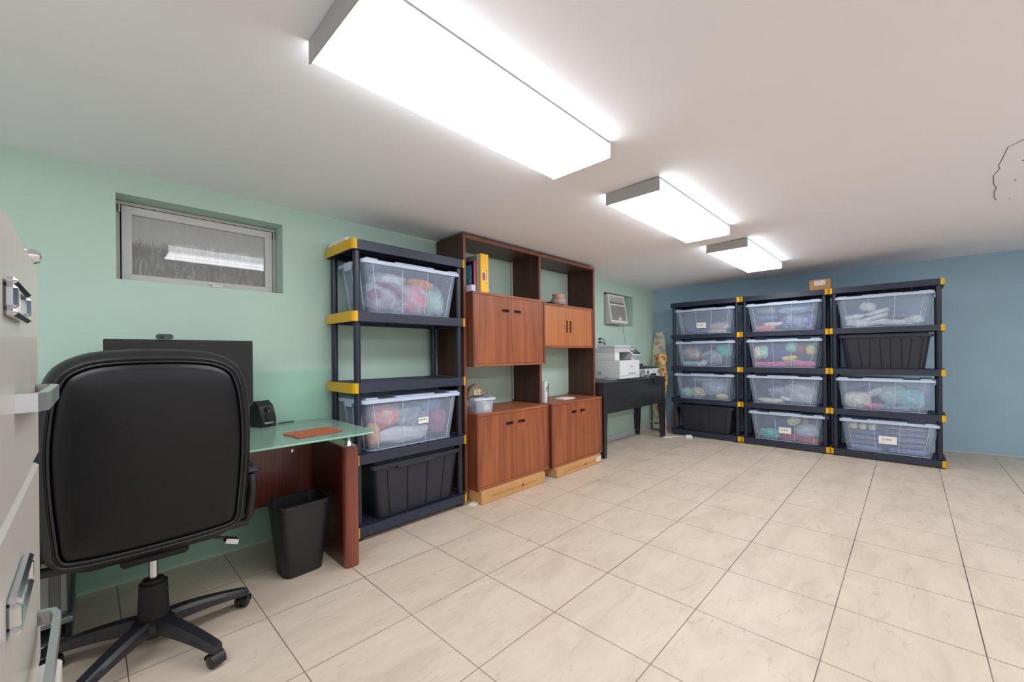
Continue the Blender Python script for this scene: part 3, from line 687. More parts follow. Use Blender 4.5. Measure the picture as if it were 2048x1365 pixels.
def cabinet(name, label, x0, x1, y0, y1, z0, z1, vert, body, door, group=None, hz=.86, side=DARKW):
    cx, cy = (x0+x1)/2, (y0+y1)/2
    r = empty(name, label, 'cabinet', (cx, cy, z0), 0, group)
    hx, hy, h = (x1-x0)/2, (y1-y0)/2, z1-z0; t = .019
    b = MB(); b.box(-hx, -hx+t, -hy, hy, 0, h, .001); b.box(hx-t, hx, -hy, hy, 0, h, .001); b.box(-hx+t, hx-t, -hy+.02, hy, 0, t); b.box(-hx+t, hx-t, hy-.008, hy, t, h-t)
    O('body', b, body, r)
    b = MB(); b.box(-hx+t-.0005, hx-t+.0005, -hy, hy, h-t, h, .001); O('top_board', b, TEAK_H, r)
    b = MB(); b.box(-hx+t-.0005, hx-t+.0005, -hy, -hy+.0195, 0, t, .001); O('bottom_rail', b, TEAK_H, r)
    for sx in (-1, 1):
        a, c = (-hx+t+.002, -.0015) if sx < 0 else (.0015, hx-t-.002)
        dz0, dz1 = t+.002, h-t-.002
        if vert: hw, hh, ux, uz = .011, .060, sx*.03, (dz0+dz1)/2
        else: hw, hh, ux, uz = .042, .012, sx*(.032+.042), dz0+(dz1-dz0)*hz
        # door as frame pieces around the routed pull
        b = MB(); Y0, Y1 = -hy+.006, -hy+.024
        b.box(a, ux-hw, Y0, Y1, dz0, dz1); b.box(ux+hw, c, Y0, Y1, dz0, dz1)
        b.box(ux-hw, ux+hw, Y0, Y1, dz0, uz-hh); b.box(ux-hw, ux+hw, Y0, Y1, uz+hh, dz1)
        bmesh.ops.remove_doubles(b.b, verts=b.b.verts[:], dist=1e-5)
        d = O('door', b, door, r, smooth=0)
        b = MB()
        b.box(ux-hw, ux+hw, Y1-.003, Y1, uz-hh, uz+hh)
        O('pull_recess', b, mat('recess_dark_wood', (44,20,12), .6), d)
        b = MB(); e = .003
        b.box(ux-hw-e, ux+hw+e, Y0-.003, Y0+.004, uz+hh, uz+hh+e); b.box(ux-hw-e, ux+hw+e, Y0-.003, Y0+.004, uz-hh-e, uz-hh)
        b.box(ux-hw-e, ux-hw, Y0-.003, Y0+.004, uz-hh, uz+hh); b.box(ux+hw, ux+hw+e, Y0-.003, Y0+.004, uz-hh, uz+hh)
        O('pull_rim', b, TEAK_E, d)
    return r
g = 'two-door cabinets of the wall unit'
cabinet('upper_cabinet', 'taller upper cabinet with red-brown doors on the left of the wall unit', 2.103, 2.992, 2.46, 2.885, 1.077, 1.677, False, wood('teak_side', (84,44,30), (130,72,48), 'z'), TEAK, g, hz=.80)
cabinet('upper_cabinet', 'shorter lighter upper cabinet with upright pulls on the right of wall unit', 3.034, 3.927, 2.54, 2.885, 1.236, 1.673, True, TEAK, TEAK_D, g)
SIDE2 = wood('teak_side_warm', (92,46,28), (146,80,50), 'z')
cabinet('base_cabinet', 'left base cabinet under the small bin, standing on a cardboard carton', 2.105, 2.99, 2.425, 2.88, .100, .702, False, SIDE2, TEAK, g, hz=.84)
cabinet('base_cabinet', 'right base cabinet beside the black table, standing on a labelled carton', 3.035, 3.917, 2.425, 2.88, .088, .700, False, SIDE2, TEAK, g, hz=.84)
def carton(x0, x1, y0, y1, h, label, lab=False):
    r = empty('cardboard_carton', label, 'box', ((x0+x1)/2, (y0+y1)/2, 0), 0, 'long flat cartons under the base cabinets')
    hx, hy = (x1-x0)/2, (y1-y0)/2
    b = MB(); b.box(-hx, hx, -hy, hy, 0, h, .004); 
    for v in b.b.verts: v.co += Vector((0, noise.noise(v.co*7)*.006, 0))
    O('carton_body', b, CARD, r)
    b = MB(); b.box(-hx+.1, hx-.12, -hy-.0012, -hy+.001, h*.40, h*.56); b.box(hx*.2, hx*.24, -hy-.0012, -hy+.001, .004, h-.006); O('packing_tape', b, mat('brown_tape', (186,136,84), .35, var=.05), r)
    if lab:
        b = MB(); b.box(hx-.105, hx-.018, -hy-.003, -hy-.0015, h*.3, h*.85); O('shipping_label', b, mat('printed_label', (216,216,214), .7, var=.15, scale=50), r)
carton(2.118, 2.895, 2.395, 2.80, .099, 'long cardboard carton under the left base cabinet')
carton(3.055, 3.83, 2.385, 2.80, .087, 'cardboard carton with white shipping label under the right base cabinet', True)
b = MB(); b.box(-.05, .05, -.03, .03, 0, .006, .001); tag(O('paper_scrap', b, M_PAPER, loc=(2.1, 2.46, 0.001), rz=.4), 'scrap of white card on the floor by the rack foot', 'paper')

# things in the wall unit
Z1 = 1.678
r = empty('yellow_book', 'thick yellow boxed book standing on the upper left cabinet', 'book', (2.247, 2.60, Z1))
b = MB(); b.box(-.043, .043, -.125, .125, 0, .315, .003); O('cover', b, mat('book_yellow', (246,188,4), .35, var=.02), r)
b = MB(); b.prism([(q.x, q.y) for q in [Vector((.016*math.cos(2*PI*k/20)-.012, .034*math.sin(2*PI*k/20))) for k in range(20)]], 0, .0008)
for k, (zz, ln) in enumerate(((.055, .012), (.04, .008), (.026, .010), (.010, .007), (-.006, .011), (-.022, .008), (-.05, .009))): b.box(.014, .014+ln*.8, zz-.005, zz+.004, 0, .0008)
b.M(Matrix.Translation((0, -.1256, .13)) @ FRONT); O('spine_title', b, mat('spine_violet', (150,96,150), .6), r)
r = empty('grey_book', 'tall grey book between the yellow and the dark book', 'book', (2.188, 2.61, Z1))
b = MB(); b.box(-.012, .012, -.12, .13, 0, .30, .002); O('cover', b, mat('book_grey', (122,122,132), .5, var=.1), r)
b = MB(); b.box(-.011, .011, -.117, .127, .298, .3015); O('pages', b, M_PAPER, r)
r = empty('dark_book', 'dark book with red spine and blue picture on its cover', 'book', (2.16, 2.60, Z1))
b = MB(); b.box(-.012, .012, -.10, .115, 0, .25, .002); O('cover', b, mat('book_navy', (28,26,42), .4, var=.2), r)
b = MB(); b.box(-.013, .013, -.104, -.0985, .001, .249); O('spine', b, mat('book_red', (150,24,50), .4), r)
b = MB(); b.box(-.0145, -.012, -.075, .0, .02, .22); O('cover_picture', b, mat('book_picture', (80,150,180), .5, var=.7, scale=45), r)
b = MB(); b.box(-.022, .022, -.05, .05, 0, .052, .002)
tag(O('white_carton', b, mat('pale_blue_card', (206,208,232), .6, var=.04), loc=(2.131, 2.53, Z1)), 'small white and lilac carton in front of the dark book', 'box')
r = empty('small_clock', 'tiny clear desk clock with cream dial right of the yellow book', 'clock', (2.345, 2.56, Z1))
b = MB(); b.box(-.028, .028, -.012, .012, 0, .03, .004); O('base', b, clear('clear_acrylic', (220,230,220), .45, .1), r)
b = MB(); b.lathe([(.0, -.005), (.022, -.005), (.024, 0), (.022, .005), (0.0, .005)], (0,0,0), 20, Matrix.Translation((0, 0, .048)) @ Matrix.Rotation(PI/2, 4, 'X')); O('dial', b, mat('clock_cream', (226,224,176), .4), r)
b = MB(); b.tube([(.026, 0, .06), (.034, 0, .066), (.040, 0, .06), (.042, 0, 0)], .002, 6); b.tube([(-.024, 0, .066), (-.03, 0, .072)], .003, 6); O('stand', b, M_METAL, r)
r = empty('ceramic_jar', 'squat earthenware jar with orange-banded neck on the upper right cabinet', 'jar', (3.42, 2.63, 1.674))
b = MB(); b.lathe([(.05, 0), (.072, .012), (.083, .035), (.08, .06), (.062, .082), (.058, .09)], n=32)
O('body', b, mat('jar_glaze', (176,152,148), .55, var=.18, scale=22), r)
b = MB(); b.lathe([(.058, .088), (.06, .10), (.066, .112), (.066, .118), (.055, .119), (.05, .10)], n=32); O('neck', b, mat('jar_terracotta', (206,148,116), .6, var=.08, scale=20), r)
b = MB(); b.tube([(0, 0, .012), (.03, .01, .022), (.07, 0, .012), (.1, .02, .010)], [.010, .014, .012, .007], 8); b.box(-.03, .01, -.02, .02, 0, .026, .006)
tag(O('black_pouch', b, M_BLKM, loc=(3.25, 2.62, 1.674)), 'low black pouch lying left of the earthenware jar', 'pouch')
# white router
r = empty('router', 'upright white router with black cable on the right base cabinet', 'router', (3.075, 2.60, .701))
b = MB(); b.loft([[(x, y, z) for x, y in rr(.036, .17, .016)] for z in (0, .19, .205)]); O('case', b, M_PRN, r)
b = MB(); b.box(-.006, .006, -.0865, -.0845, .11, .15, .001); O('port', b, M_BLK, r)
b = MB(); b.tube([(0, -.088, .14), (.0, -.108, .16), (.004, -.106, .19), (.008, -.10, .12), (.008, -.10, .03), (.0, -.09, .008)], .0028, 6); O('cable', b, M_BLK, r)
b = MB(); b.prism(rr(.20, .13, .012), 0, .009); tag(O('white_tray', b, M_PAPER, loc=(3.48, 2.60, .701), rz=.05), 'thin white tablet-like tray on the right base cabinet', 'tray')
# small clear bin + cap
r = empty('small_bin', 'small clear tub of odds and ends on the left base cabinet', 'storage bin', (2.232, 2.525, .703), -.22)
b = MB(); b.loft(tub_rings(.15, .14, .175, .16, .115, .02), True, False); O('tub', b, clear('clear_tub_small', (214,222,240), .42, .25), r)
b = MB(); b.ring(rr(.20, .18, .025), rr(.165, .15, .02), .105, .122); O('rim', b, M_CLEAR2, r)
for k, (x, y, sx, c, nm) in enumerate(((-.035, -.03, .032, (84,84,120), 'navy'), (.03, -.03, .034, (226,226,230), 'white'), (0, .03, .04, (168,160,160), 'grey'), (.035, .0, .025, (222,214,140), 'yellow'))):
    bb = blob_mesh(sx, sx*.9, .04, 'bag', 40+k); o = O('%s_wrapped_item' % nm, bb, blobmat(c, 'bag'), smooth=60, loc=(2.232+x*.976+y*.218, 2.525-x*.218+y*.976, .705+(.01 if k > 2 else 0)), rz=-.22)
    tag(o, '%s wrapped odd item inside the small tub on the base cabinet' % nm, 'wrapped item')
r = empty('baseball_cap', 'olive baseball cap with patch standing on the small clear tub', 'cap', (2.20, 2.56, .826), -.35)
b = MB(); rings = []
for k in range(9):
    a = PI*.5*k/8; rings.append([(.068*math.cos(a)*math.cos(t), .02+.05*math.cos(a)*math.sin(t)+.02*math.sin(a), .01+.095*math.sin(a)*(1+.08*math.cos(t))) for t in [2*PI*q/24 for q in range(24)]])
rings[-1] = [(0.001*math.cos(2*PI*q/24), .04+.001*math.sin(2*PI*q/24), .106) for q in range(24)]
b.loft(rings); O('crown', b, mat('olive_twill', (104,96,78), .9, var=.1, bump=.1), r)
b = MB(); arc = [(.075*math.cos(t), -.034-.02*math.sin(t)) for t in [PI*q/16 for q in range(17)]]
b.loft([[(x, y+dy, .0+max(0, 1-(x/.078)**2)**.5*hgt) for x, y in arc] for dy, hgt in ((0, .10), (-.006, .105), (-.007, .02), (-.001, .015))], closed=False); O('visor', b, mat('olive_twill_light', (124,112,90), .9, var=.1), r)
b = MB(); b.box(-.03, .028, -.066, -.0625, .02, .07, .004); O('patch', b, mat('camo_patch', (176,166,148), .9, var=.6, scale=70), r)
b = MB(); b.tube([(.075, 0, .0), (.11, -.01, .03), (.14, 0, .01), (.15, .0, -.03)], .002, 5); b.tube([(.1, .03, .0), (.13, .02, -.02), (.16, .0, -.05), (.165, -.01, -.06)], .003, 5)
O('strap', b, mat('grey_strap', (150,150,140), .8), r)

# ------------------------------------------------------------------ black side table with printers
TX0, TX1, TY0, TY1, TZ = 3.972, 5.56, 2.435, 2.865, .848
r = empty('side_table', 'long black side table with deep apron and tapered legs holding the printers', 'table', ((TX0+TX1)/2, (TY0+TY1)/2, 0))
ox, oy = (TX0+TX1)/2, (TY0+TY1)/2; hx, hy = (TX1-TX0)/2, (TY1-TY0)/2
b = MB(); b.box(-hx-.008, hx+.008, -hy-.008, hy+.004, TZ-.02, TZ, .003); O('table_top', b, TABLEB, r)
b = MB(); b.box(-hx+.06, hx-.06, -hy+.006, -hy+.024, .49, TZ-.02); b.box(-hx+.06, hx-.06, hy-.024, hy-.006, .49, TZ-.02)
b.box(-hx+.006, -hx+.024, -hy+.05, hy-.05, .49, TZ-.02); b.box(hx-.024, hx-.006, -hy+.05, hy-.05, .49, TZ-.02); O('apron', b, TABLEB, r)
for sx in (-1, 1):
    for sy in (-1, 1):
        b = MB(); X, Y = sx*hx, sy*hy
        def sq(t, z): return [(X, Y, z), (X-sx*t, Y, z), (X-sx*t, Y-sy*t, z), (X, Y-sy*t, z)]
        b.loft([sq(.052, 0), sq(.075, .49), sq(.075, TZ-.0205)]); O('leg', b, TABLEB, r)
b = MB()
for x in (-.3, .05): 
    for z in (.56, .66, .80): b.lathe([(0, 0), (.008, 0), (.010, .004), (0.0, .006)], n=12, M=Matrix.Translation((x+.02*(z-.6), -hy+.006, z)) @ Matrix.Rotation(PI/2, 4, 'X'))
O('screw', b, mat('worn_screw', (92,92,98), .4, metal=.5), r)

PZ = TZ+.001
r = empty('laser_printer', 'large white multifunction printer on the left of the black table', 'printer', (4.645, 2.66, PZ))
b = MB(); b.box(-.245, .245, -.19, .17, .012, .235, .006); b.box(-.235, .235, -.13, .16, 0, .012); O('lower_body', b, M_PRN, r)
b = MB(); b.box(-.245, -.14, -.125, .17, .236, .335, .006); b.box(.16, .245, -.125, .17, .236, .335, .006); b.box(-.14, .16, .06, .17, .236, .335); O('paper_well', b, M_PRN, r)
b = MB(); b.box(-.139, .159, -.12, .058, .237, .245); b.box(-.139, .159, .052, .059, .246, .33); O('output_tray', b, mat('tray_dark_grey', (96,98,104), .6), r)
b = MB(); b.box(-.245, .245, -.125, .17, .336, .385, .008); b.box(-.19, .20, -.10, .16, .386, .425, .010); O('scanner', b, M_PRG, r)
Mx = rot('X', 38, (.21, -.14, .34))
b = MB(); b.box(.10, .30, -.20, -.06, .325, .345, .005, M=Mx); cp = O('control_panel', b, M_PRN, r)
b = MB(); b.box(.115, .29, -.192, -.068, .3455, .348, .001, M=Mx); O('touchscreen', b, M_BLK, cp)
b = MB(); b.box(.13, .24, -.17, -.09, .3485, .3495, M=Mx); O('display', b, mat('screen_grey', (120,124,134), .2), cp)
text('brand_mark', 'Canon', .026, mat('printed_grey_ink', (130,130,136), .7), r, Matrix.Translation((.03, -.1910, .16)) @ FRONT)
text('model_mark', 'Color imageCLASS', .022, M_TEXT, r, Matrix.Translation((.04, -.1910, .075)) @ FRONT)
b = MB(); b.box(-.235, .235, -.1912, -.1898, .05, .053); b.box(-.2465, -.2448, -.05, .04, .03, .034)
for k in range(6): b.box(-.2465, -.2448, .07+.0, .13, .055+k*.008, .058+k*.008)
O('seam', b, mat('seam_grey', (120,122,128), .7), r)
r = empty('inkjet_printer', 'smaller inkjet printer with black lid at the right of the table', 'printer', (5.35, 2.68, PZ))
b = MB(); b.box(-.20, .20, -.17, .15, 0, .11, .008); O('body', b, M_PRN, r)
b = MB(); b.loft([[(-.195, -.10, .111), (.195, -.16, .111), (.195, .15, .111), (-.195, .15, .111)], [(-.19, -.09, .145), (.19, -.15, .128), (.19, .14, .15), (-.19, .14, .15)]]); b.box(-.16, .1, .02, .15, .15, .17, .004); O('scanner_lid', b, mat('lid_black', (54,54,58), .45), r)
b = MB(); b.box(-.07, .09, -.1735, -.169, .018, .045, .001); O('output_slot', b, M_BLK, r)
b = MB(); b.box(-.175, -.12, -.1725, -.1695, .045, .09); b.box(.15, .18, -.1725, -.1695, .04, .09); O('ink_window', b, mat('ink_window_grey', (96,98,104), .4, var=.4, scale=60), r)
text('maker_mark', 'hp', .03, mat('printed_grey_ink', (130,130,136), .7), r, Matrix.Translation((.03, -.1712, .078)) @ FRONT)
cub = [(0, 0, 0), (.02, -.04, .02), (.05, -.075, -.015), (.09, -.085, -.075), (.16, -.085, -.10), (.22, -.085, -.055), (.20, -.085, -.01), (.12, -.08, .004), (.04, -.05, .015)]
b = MB(); 
for k in range(3): b.tube([(x*(1+.12*k)+.01*k, y-.002*k+.0, z*(1+.2*k)+.006+.004*k) for x, y, z in cub], .0035, 6)
b.tube([(-.01, .05, .02), (.0, .0, .1), (.0, -.01, .03), (.02, -.04, .012)], .004, 6)
tag(O('power_cable', b, M_BLK, loc=(5.04, 2.49, PZ+.004)), 'looped black cable drooping over the table edge between the printers', 'cable')
# wall outlet
r = empty('wall_outlet', 'white double outlet on the green wall above the large printer', 'outlet', (4.59, GY(4.59)-.0005, 1.34), math.atan(-.0125))
b = MB(); b.box(-.036, .036, -.006, 0, -.058, .058, .002); O('cover_plate', b, M_WHITE, r)
for z in (.022, -.022):
    b = MB(); b.box(-.012, .014, -.035, -.006, z-.012, z+.012, .004); b.tube([(.0, -.034, z), (.03, -.05, z), (.08, -.045, z-.03), (.11, -.03, z-.10), (.16, -.02, -.14)], .0045, 7); O('plug', b, M_BLK, r)
# air conditioner
AX, AY, AZ = 4.965, 2.93, 1.557
r = empty('air_conditioner', 'white window air conditioner tilted in the far wall recess', 'air conditioner', (AX, AY, AZ))
M_AC = mat('ac_plastic', (196,194,194), .5, var=.02)
hx = .215; yt, yb_ = -.075, -.135; h = .40
b = MB(); b.loft([[(x, yb_, .02), (x, yt, h), (x, .10, h), (x, .10, .02)] for x in (-hx, hx)]); b.box(-hx, hx, -.12, .10, .005, .02); O('housing', b, M_AC, r)
def fy(z): return yb_ + (yt-yb_)*(z-.02)/(h-.02)
def slab(x0, x1, z0, z1, o0, o1): return [[(x, fy(z0)-o0, z0), (x, fy(z1)-o0, z1), (x, fy(z1)-o1, z1), (x, fy(z0)-o1, z0)] for x in (x0, x1)]
b = MB()
for a in ((-hx, hx, .02, .055), (-hx, hx, h-.025, h), (-hx, -hx+.02, .055, h-.025), (hx-.02, hx, .055, h-.025), (-hx+.02, hx-.02, .255, .275)): b.loft(slab(*a, 0, .014))
O('front_frame', b, M_WHITE, r)
b = MB(); k = 0
x = -hx+.026
while x < hx-.026: b.loft(slab(x, x+.006, .058, .252, 0, .008)); x += .0125
O('intake_grille', b, mat('ac_grille_grey', (168,166,168), .5), r)
b = MB()
for k in range(6): xx = -hx+.04+k*.058; b.loft(slab(xx, xx+.045, .315, .325, 0, .01)); b.loft(slab(xx+.018, xx+.024, .30, .37, 0, .01))
O('louvre', b, M_AC, r)
b = MB(); b.loft(slab(-hx+.02, hx-.02, .277, .300, 0, .004)); O('control_strip', b, mat('ac_strip_grey', (110,108,110), .6), r)  # plain darker grey strip between grille and louvres
b = MB(); b.loft(slab(-.01, .045, .058, .10, .008, .014)); O('badge', b, M_WHITE, r)
b = MB(); b.tube([(.2, -.10, .01), (.24, -.075, -.03), (.26, -.06, -.08), (.33, -.060, -.30), (.42, -.060, -.55), (.46, -.061, -.8), (.5, -.063, -1.2), (.62, -.1, -1.36), (.9, -.16, -1.41), (1.2, -.22, -1.46), (1.22, -.3, -1.545)], .005, 7)
O('power_cord', b, mat('pale_cord', (196,212,200), .6), r)

# ------------------------------------------------------------------ corner: ironing board, fabric, bags, power strip
IRON = floral_mat('faded_floral_cover', (214,212,194), [(214,210,188), (196,160,150), (170,182,170), (222,214,170), (150,160,150), (214,210,178)], 13)
r = empty('ironing_board', 'folded ironing board in faded floral cover leaning in the far corner', 'ironing board', (6.0, 2.74, 0), 0)
b = MB(); prof = []
def bw(f): return .10+.12*min(1, (1-f)/.22)**.5 if f > .78 else .22-.085*max(0, (.6-f)/.6)
n = 24; rings = []
for k in range(n+1):
    f = k/n; z = .03+f*1.46; wd = max(.035, bw(f)); lean = .14*f
    rings.append([(lean-.022+q[1], q[0]+.015*f, z) for q in [(wd/2*c0, .022*c1) for c0, c1 in ((-1,-.6),(-.85,-1),(0,-1.15),(.85,-1),(1,-.6),(1,.6),(.85,1),(-.85,1),(-1,.6))]])
b.loft(rings); O('padded_cover', b, IRON, r, smooth=50)
b = MB(); b.tube([(.03, -.05, .02), (.10, -.05, .6), (.17, -.03, 1.2)], .009, 8); b.tube([(.03, .05, .02), (.10, .05, .6), (.17, .03, 1.2)], .009, 8); b.tube([(.03, -.07, .012), (.03, .07, .012)], .012, 8); O('leg_frame', b, M_METAL, r)
b = MB(); b.box(-.046, -.0445, -.045, .04, .10, .125); O('care_label', b, mat('label_green_grey', (120,130,96), .8, var=.3, scale=60), r)
FLOR = floral_mat('bright_floral_cotton', (222,190,124), [(206,124,66), (226,208,110), (178,84,50), (150,166,96), (232,222,190), (214,160,90)], 20)
def hang(name, pts, m, label, cat, sq=.55, loc=(0,0,0)):
    b = MB(); n = 22; rings = []
    for (y, z, wd) in pts:
        rings.append([(sq*wd*math.cos(2*PI*q/n)*(1+.16*math.sin(5*2*PI*q/n+z*4)), y+wd*math.sin(2*PI*q/n)*(1+.10*math.sin(7*2*PI*q/n+z*9)), z) for q in range(n)])
    b.loft(rings); o = O(name, b, m, smooth=60, loc=loc); return tag(o, label, cat)
hang('floral_fabric', [(.0, .35, .02), (.0, .42, .045), (.01, .55, .065), (-.01, .70, .075), (-.03, .82, .07), (-.03, .90, .05), (-.01, 1.0, .06), (.0, 1.08, .085), (.0, 1.14, .075), (.0, 1.17, .03)], FLOR, 'orange and yellow floral fabric bunched over the ironing board', 'fabric', loc=(5.90, 2.64, 0))
r = empty('gift_bag', 'slim lilac floral gift bag on the floor beside the left far rack', 'bag', (5.80, 2.555, 0), .3)
b = MB(); b.loft([[(x, y, z) for x, y in rr(wd, dp, .008)] for z, wd, dp in ((.001, .10, .055), (.2, .10, .05), (.33, .095, .03))]); O('bag_body', b, floral_mat('lilac_floral_paper', (206,186,206), [(200,140,210), (226,210,160), (190,170,200), (230,150,140)], 22), r)
b = MB(); b.tube([(-.03, 0, .33), (-.02, 0, .38), (.02, 0, .38), (.03, 0, .33)], .003, 6); O('bag_handle', b, M_BLKM, r)
r = empty('paper_bag', 'crumpled brown paper bag behind the bottom shelf of the left far rack', 'bag', (6.25, 2.57, 0), .2)
b = MB(); b.loft([[(x*(1+.1*math.sin(i*2+z*30)), y, z) for i, (x, y) in enumerate(rr(wd, dp, .01))] for z, wd, dp in ((.001, .12, .10), (.16, .125, .1), (.27, .12, .08), (.33, .11, .03))]); O('bag_body', b, mat('brown_paper', (176,142,112), .85, var=.25, scale=18), r)
b = MB(); b.loft([[(x, y, z) for x, y in ((-.05, -.05), (.05, -.05), (.05, -.04), (-.05, -.04))] for z in (.25, .36)]); O('black_lining', b, M_BLKM, r)
r = empty('power_strip', 'white power strip trailing on the floor before the left far rack', 'power strip', (5.70, 2.17, 0), .25)
b = MB(); b.loft([[(x, y, z) for x, y in rr(.06*s2, .09*s2, .02)] for z, s2 in ((.001, 1), (.03, 1), (.045, .7))]); O('plug_head', b, M_WHITE, r)
b = MB(); b.tube([(0, .04, .012), (-.0, .12, .008), (-.03, .22, .008), (-.05, .30, .008), (-.1, .36, .008)], .006, 8); b.box(-.12, -.02, .20, .33, .001, .016, .004); O('cord', b, M_WHITE, r)

# ------------------------------------------------------------------ glass desk and what is on it
GLASS_T = clear('frosted_green_glass', (176,206,192), .55, .08, (.80,.92,.87,1))
r = empty('desk', 'glass-topped desk with mahogany panels in front of the green wall', 'desk', (.36, 2.5, 0))
gx0, gx1, gy0, gy1, gz = -.46, 1.132, 2.145, 2.885, .75
b = MB(); pts = [(gx0, gy0), (gx1-.10, gy0-.0), (gx1-.03, gy0+.012), (gx1, gy0+.05), (gx1, gy1-.03), (gx1-.03, gy1), (gx0, gy1)]
b.prism([(x-.36, y-2.5) for x, y in pts], gz-.010, gz); O('glass_top', b, GLASS_T, r)
b = MB(); e = [(x-.36, y-2.5, gz-.005) for x, y in pts]; b.tube(e, .0052, 6, closed=True); O('glass_edge', b, clear('glass_edge_green', (150,208,180), .8, .15), r)
for x0, x1 in ((.975, 1.056), (-.41, -.342)):
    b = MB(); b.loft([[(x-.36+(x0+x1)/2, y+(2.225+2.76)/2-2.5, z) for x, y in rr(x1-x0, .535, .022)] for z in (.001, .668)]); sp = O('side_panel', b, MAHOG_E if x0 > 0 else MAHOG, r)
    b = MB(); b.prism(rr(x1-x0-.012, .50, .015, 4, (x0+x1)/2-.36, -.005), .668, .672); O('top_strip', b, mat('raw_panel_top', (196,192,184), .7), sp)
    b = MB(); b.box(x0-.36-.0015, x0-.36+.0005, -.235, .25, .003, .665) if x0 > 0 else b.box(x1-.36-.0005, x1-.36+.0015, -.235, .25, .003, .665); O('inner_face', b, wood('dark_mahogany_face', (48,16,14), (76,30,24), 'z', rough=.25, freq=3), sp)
b = MB(); b.box(-.342-.36, .9735-.36, .20, .218, .30, .645, .001); O('modesty_panel', b, MAHOG, r)
b = MB()
for x, z in ((.86, .60), (-.2, .60)): b.lathe([(0, 0), (.011, 0), (.011, .004), (0, .005)], n=14, M=Matrix.Translation((x-.36, .20, z)) @ Matrix.Rotation(PI/2, 4, 'X'))
O('screw_cap', b, M_CHROME, r)
for x in (1.008, -.376):
    for y in (2.26, 2.70):
        b = MB(); b.lathe([(.024, .672), (.022, .68), (.010, .712), (.008, .728), (.014, .739)], (x-.36, y-2.5, 0), 18); O('standoff', b, M_CHROME, r)
b = MB(); b.prism(rr(1.74, .008, .003, 2), .03, 1.083)
tag(O('glass_panel', b, clear('sea_green_glass', (160,214,196), .08, .06, (.965,.995,.985,1)), loc=(.345, 2.916, 0), rz=math.atan(-.0125)), 'sea green glass splashback panel standing against the wall behind the desk', 'glass panel')
# mat
b = MB(); pr = random.Random(4); pts = []
for k in range(44):
    a = 2*PI*k/44; R0 = 1/max(abs(math.cos(a))/.125, abs(math.sin(a))/.10); rj = R0*(1+.035*math.sin(7*a)+.03*math.sin(3*a+1)); pts.append((rj*math.cos(a), rj*math.sin(a)))
b.prism(pts, 0, .004); tag(O('leather_mat', b, mat('tan_leather', (176,88,52), .55, var=.06, bump=.08), loc=(.86, 2.37, gz+.002), rz=.1), 'tan leather desk mat with wavy edge on the glass top', 'mat')
# monitor
r = empty('monitor', 'black computer monitor behind the office chair', 'monitor', (.352, 2.72, gz+.001))
b = MB(); b.box(-.305, .305, -.008, .02, .14, .515, .004); O('screen_housing', b, M_BLK, r)
b = MB(); b.box(-.295, .295, -.0095, -.008, .155, .505); O('screen', b, mat('screen_off_black', (10,10,12), .15), r)
b = MB(); b.box(-.03, .03, .02, .045, .012, .30, .004); b.prism(rr(.24, .17, .03), 0, .012); O('stand', b, M_BLK, r)
r = empty('webcam', 'small webcam clipped to the top of the monitor', 'webcam', (.268, 2.715, gz+.5165))
b = MB(); b.loft([[(x, y, z) for x, z in rr(.068, .026, .0125, 5, 0, .014)] for y in (-.018, .010)]); O('webcam_body', b, mat('webcam_slate', (58,66,78), .4), r)
b = MB(); b.lathe([(0, 0), (.009, 0), (.009, .003), (0, .004)], n=16, M=Matrix.Translation((-.012, -.018, .014)) @ Matrix.Rotation(PI/2, 4, 'X')); O('lens', b, M_BLK, r)
# speaker
r = empty('desk_speaker', 'black wedge desktop speaker right of the monitor', 'speaker', (.735, 2.83, gz+.001), .35)
b = MB(); b.loft([[(x, y, z) for y, z in ((-.055, 0), (.055, 0), (.055, .14), (.01, .155), (-.03, .125), (-.058, .045))] for x in (-.045, .045)]); O('cabinet', b, M_BLK, r)
b = MB()
for z, rad in ((.105, .014), (.058, .022)):
    b.lathe([(rad, 0), (rad, .006), (rad*.6, .003), (.001, .005)], n=20, M=Matrix.Translation((0, -.053+.13*(z-.05) if z > .1 else -.054, z)) @ Matrix.Rotation(PI/2-.3, 4, 'X'))
O('driver', b, M_BLKM, r)
b = MB(); b.box(-.03, .03, -.06, -.056, .018, .03); b.lathe([(0, 0), (.004, 0), (.004, .004), (0, .005)], n=10, M=Matrix.Translation((.0, -.052, .095)) @ Matrix.Rotation(PI/2, 4, 'X')); O('badge', b, M_CHROME, r)
b = MB(); b.tube([(-.045, 0, 0), (.045, .01, 0)], .004, 8); tag(O('black_pen', b, M_BLK, loc=(.87, 2.84, gz+.006)), 'black pen lying on the desk right of the speaker', 'pen')
# waste basket
BXc, BYc = .805, 2.43
r = empty('waste_basket', 'black plastic waste basket in front of the mahogany desk panel', 'waste basket', (BXc, BYc, 0), .05)
b = MB(); H = .385
b.loft([[(x, y, z) for x, y in rr(.20+.07*f, .165+.055*f, .045, 6)] for f, z in ((0, .001), (.3, .12), (.7, .27), (1, H))], True, False)
b.loft([[(x, y, z) for x, y in rr(.192+.07*f, .157+.055*f, .042, 6)] for f, z in ((0, .008), (1, H))], True, False)
O('bucket', b, mat('waste_bin_black', (32,32,36), .45, bump=.08, bscale=200), r)
b = MB(); b.ring(rr(.286, .236, .052, 6), rr(.262, .212, .042, 6), H-.014, H+.004); O('rim', b, M_BLK, r)
for k, (x, y, z) in enumerate(((.01, .0, .012),)):
    bb = blob_mesh(.07, .055, .075, 'bag', 70+k, .4); o = O('crumpled_paper', bb, blobmat((190,180,160), 'bag'), loc=(BXc+x, BYc+y, z), smooth=40)
    tag(o, 'crumpled paper at the bottom of the black waste basket', 'paper')
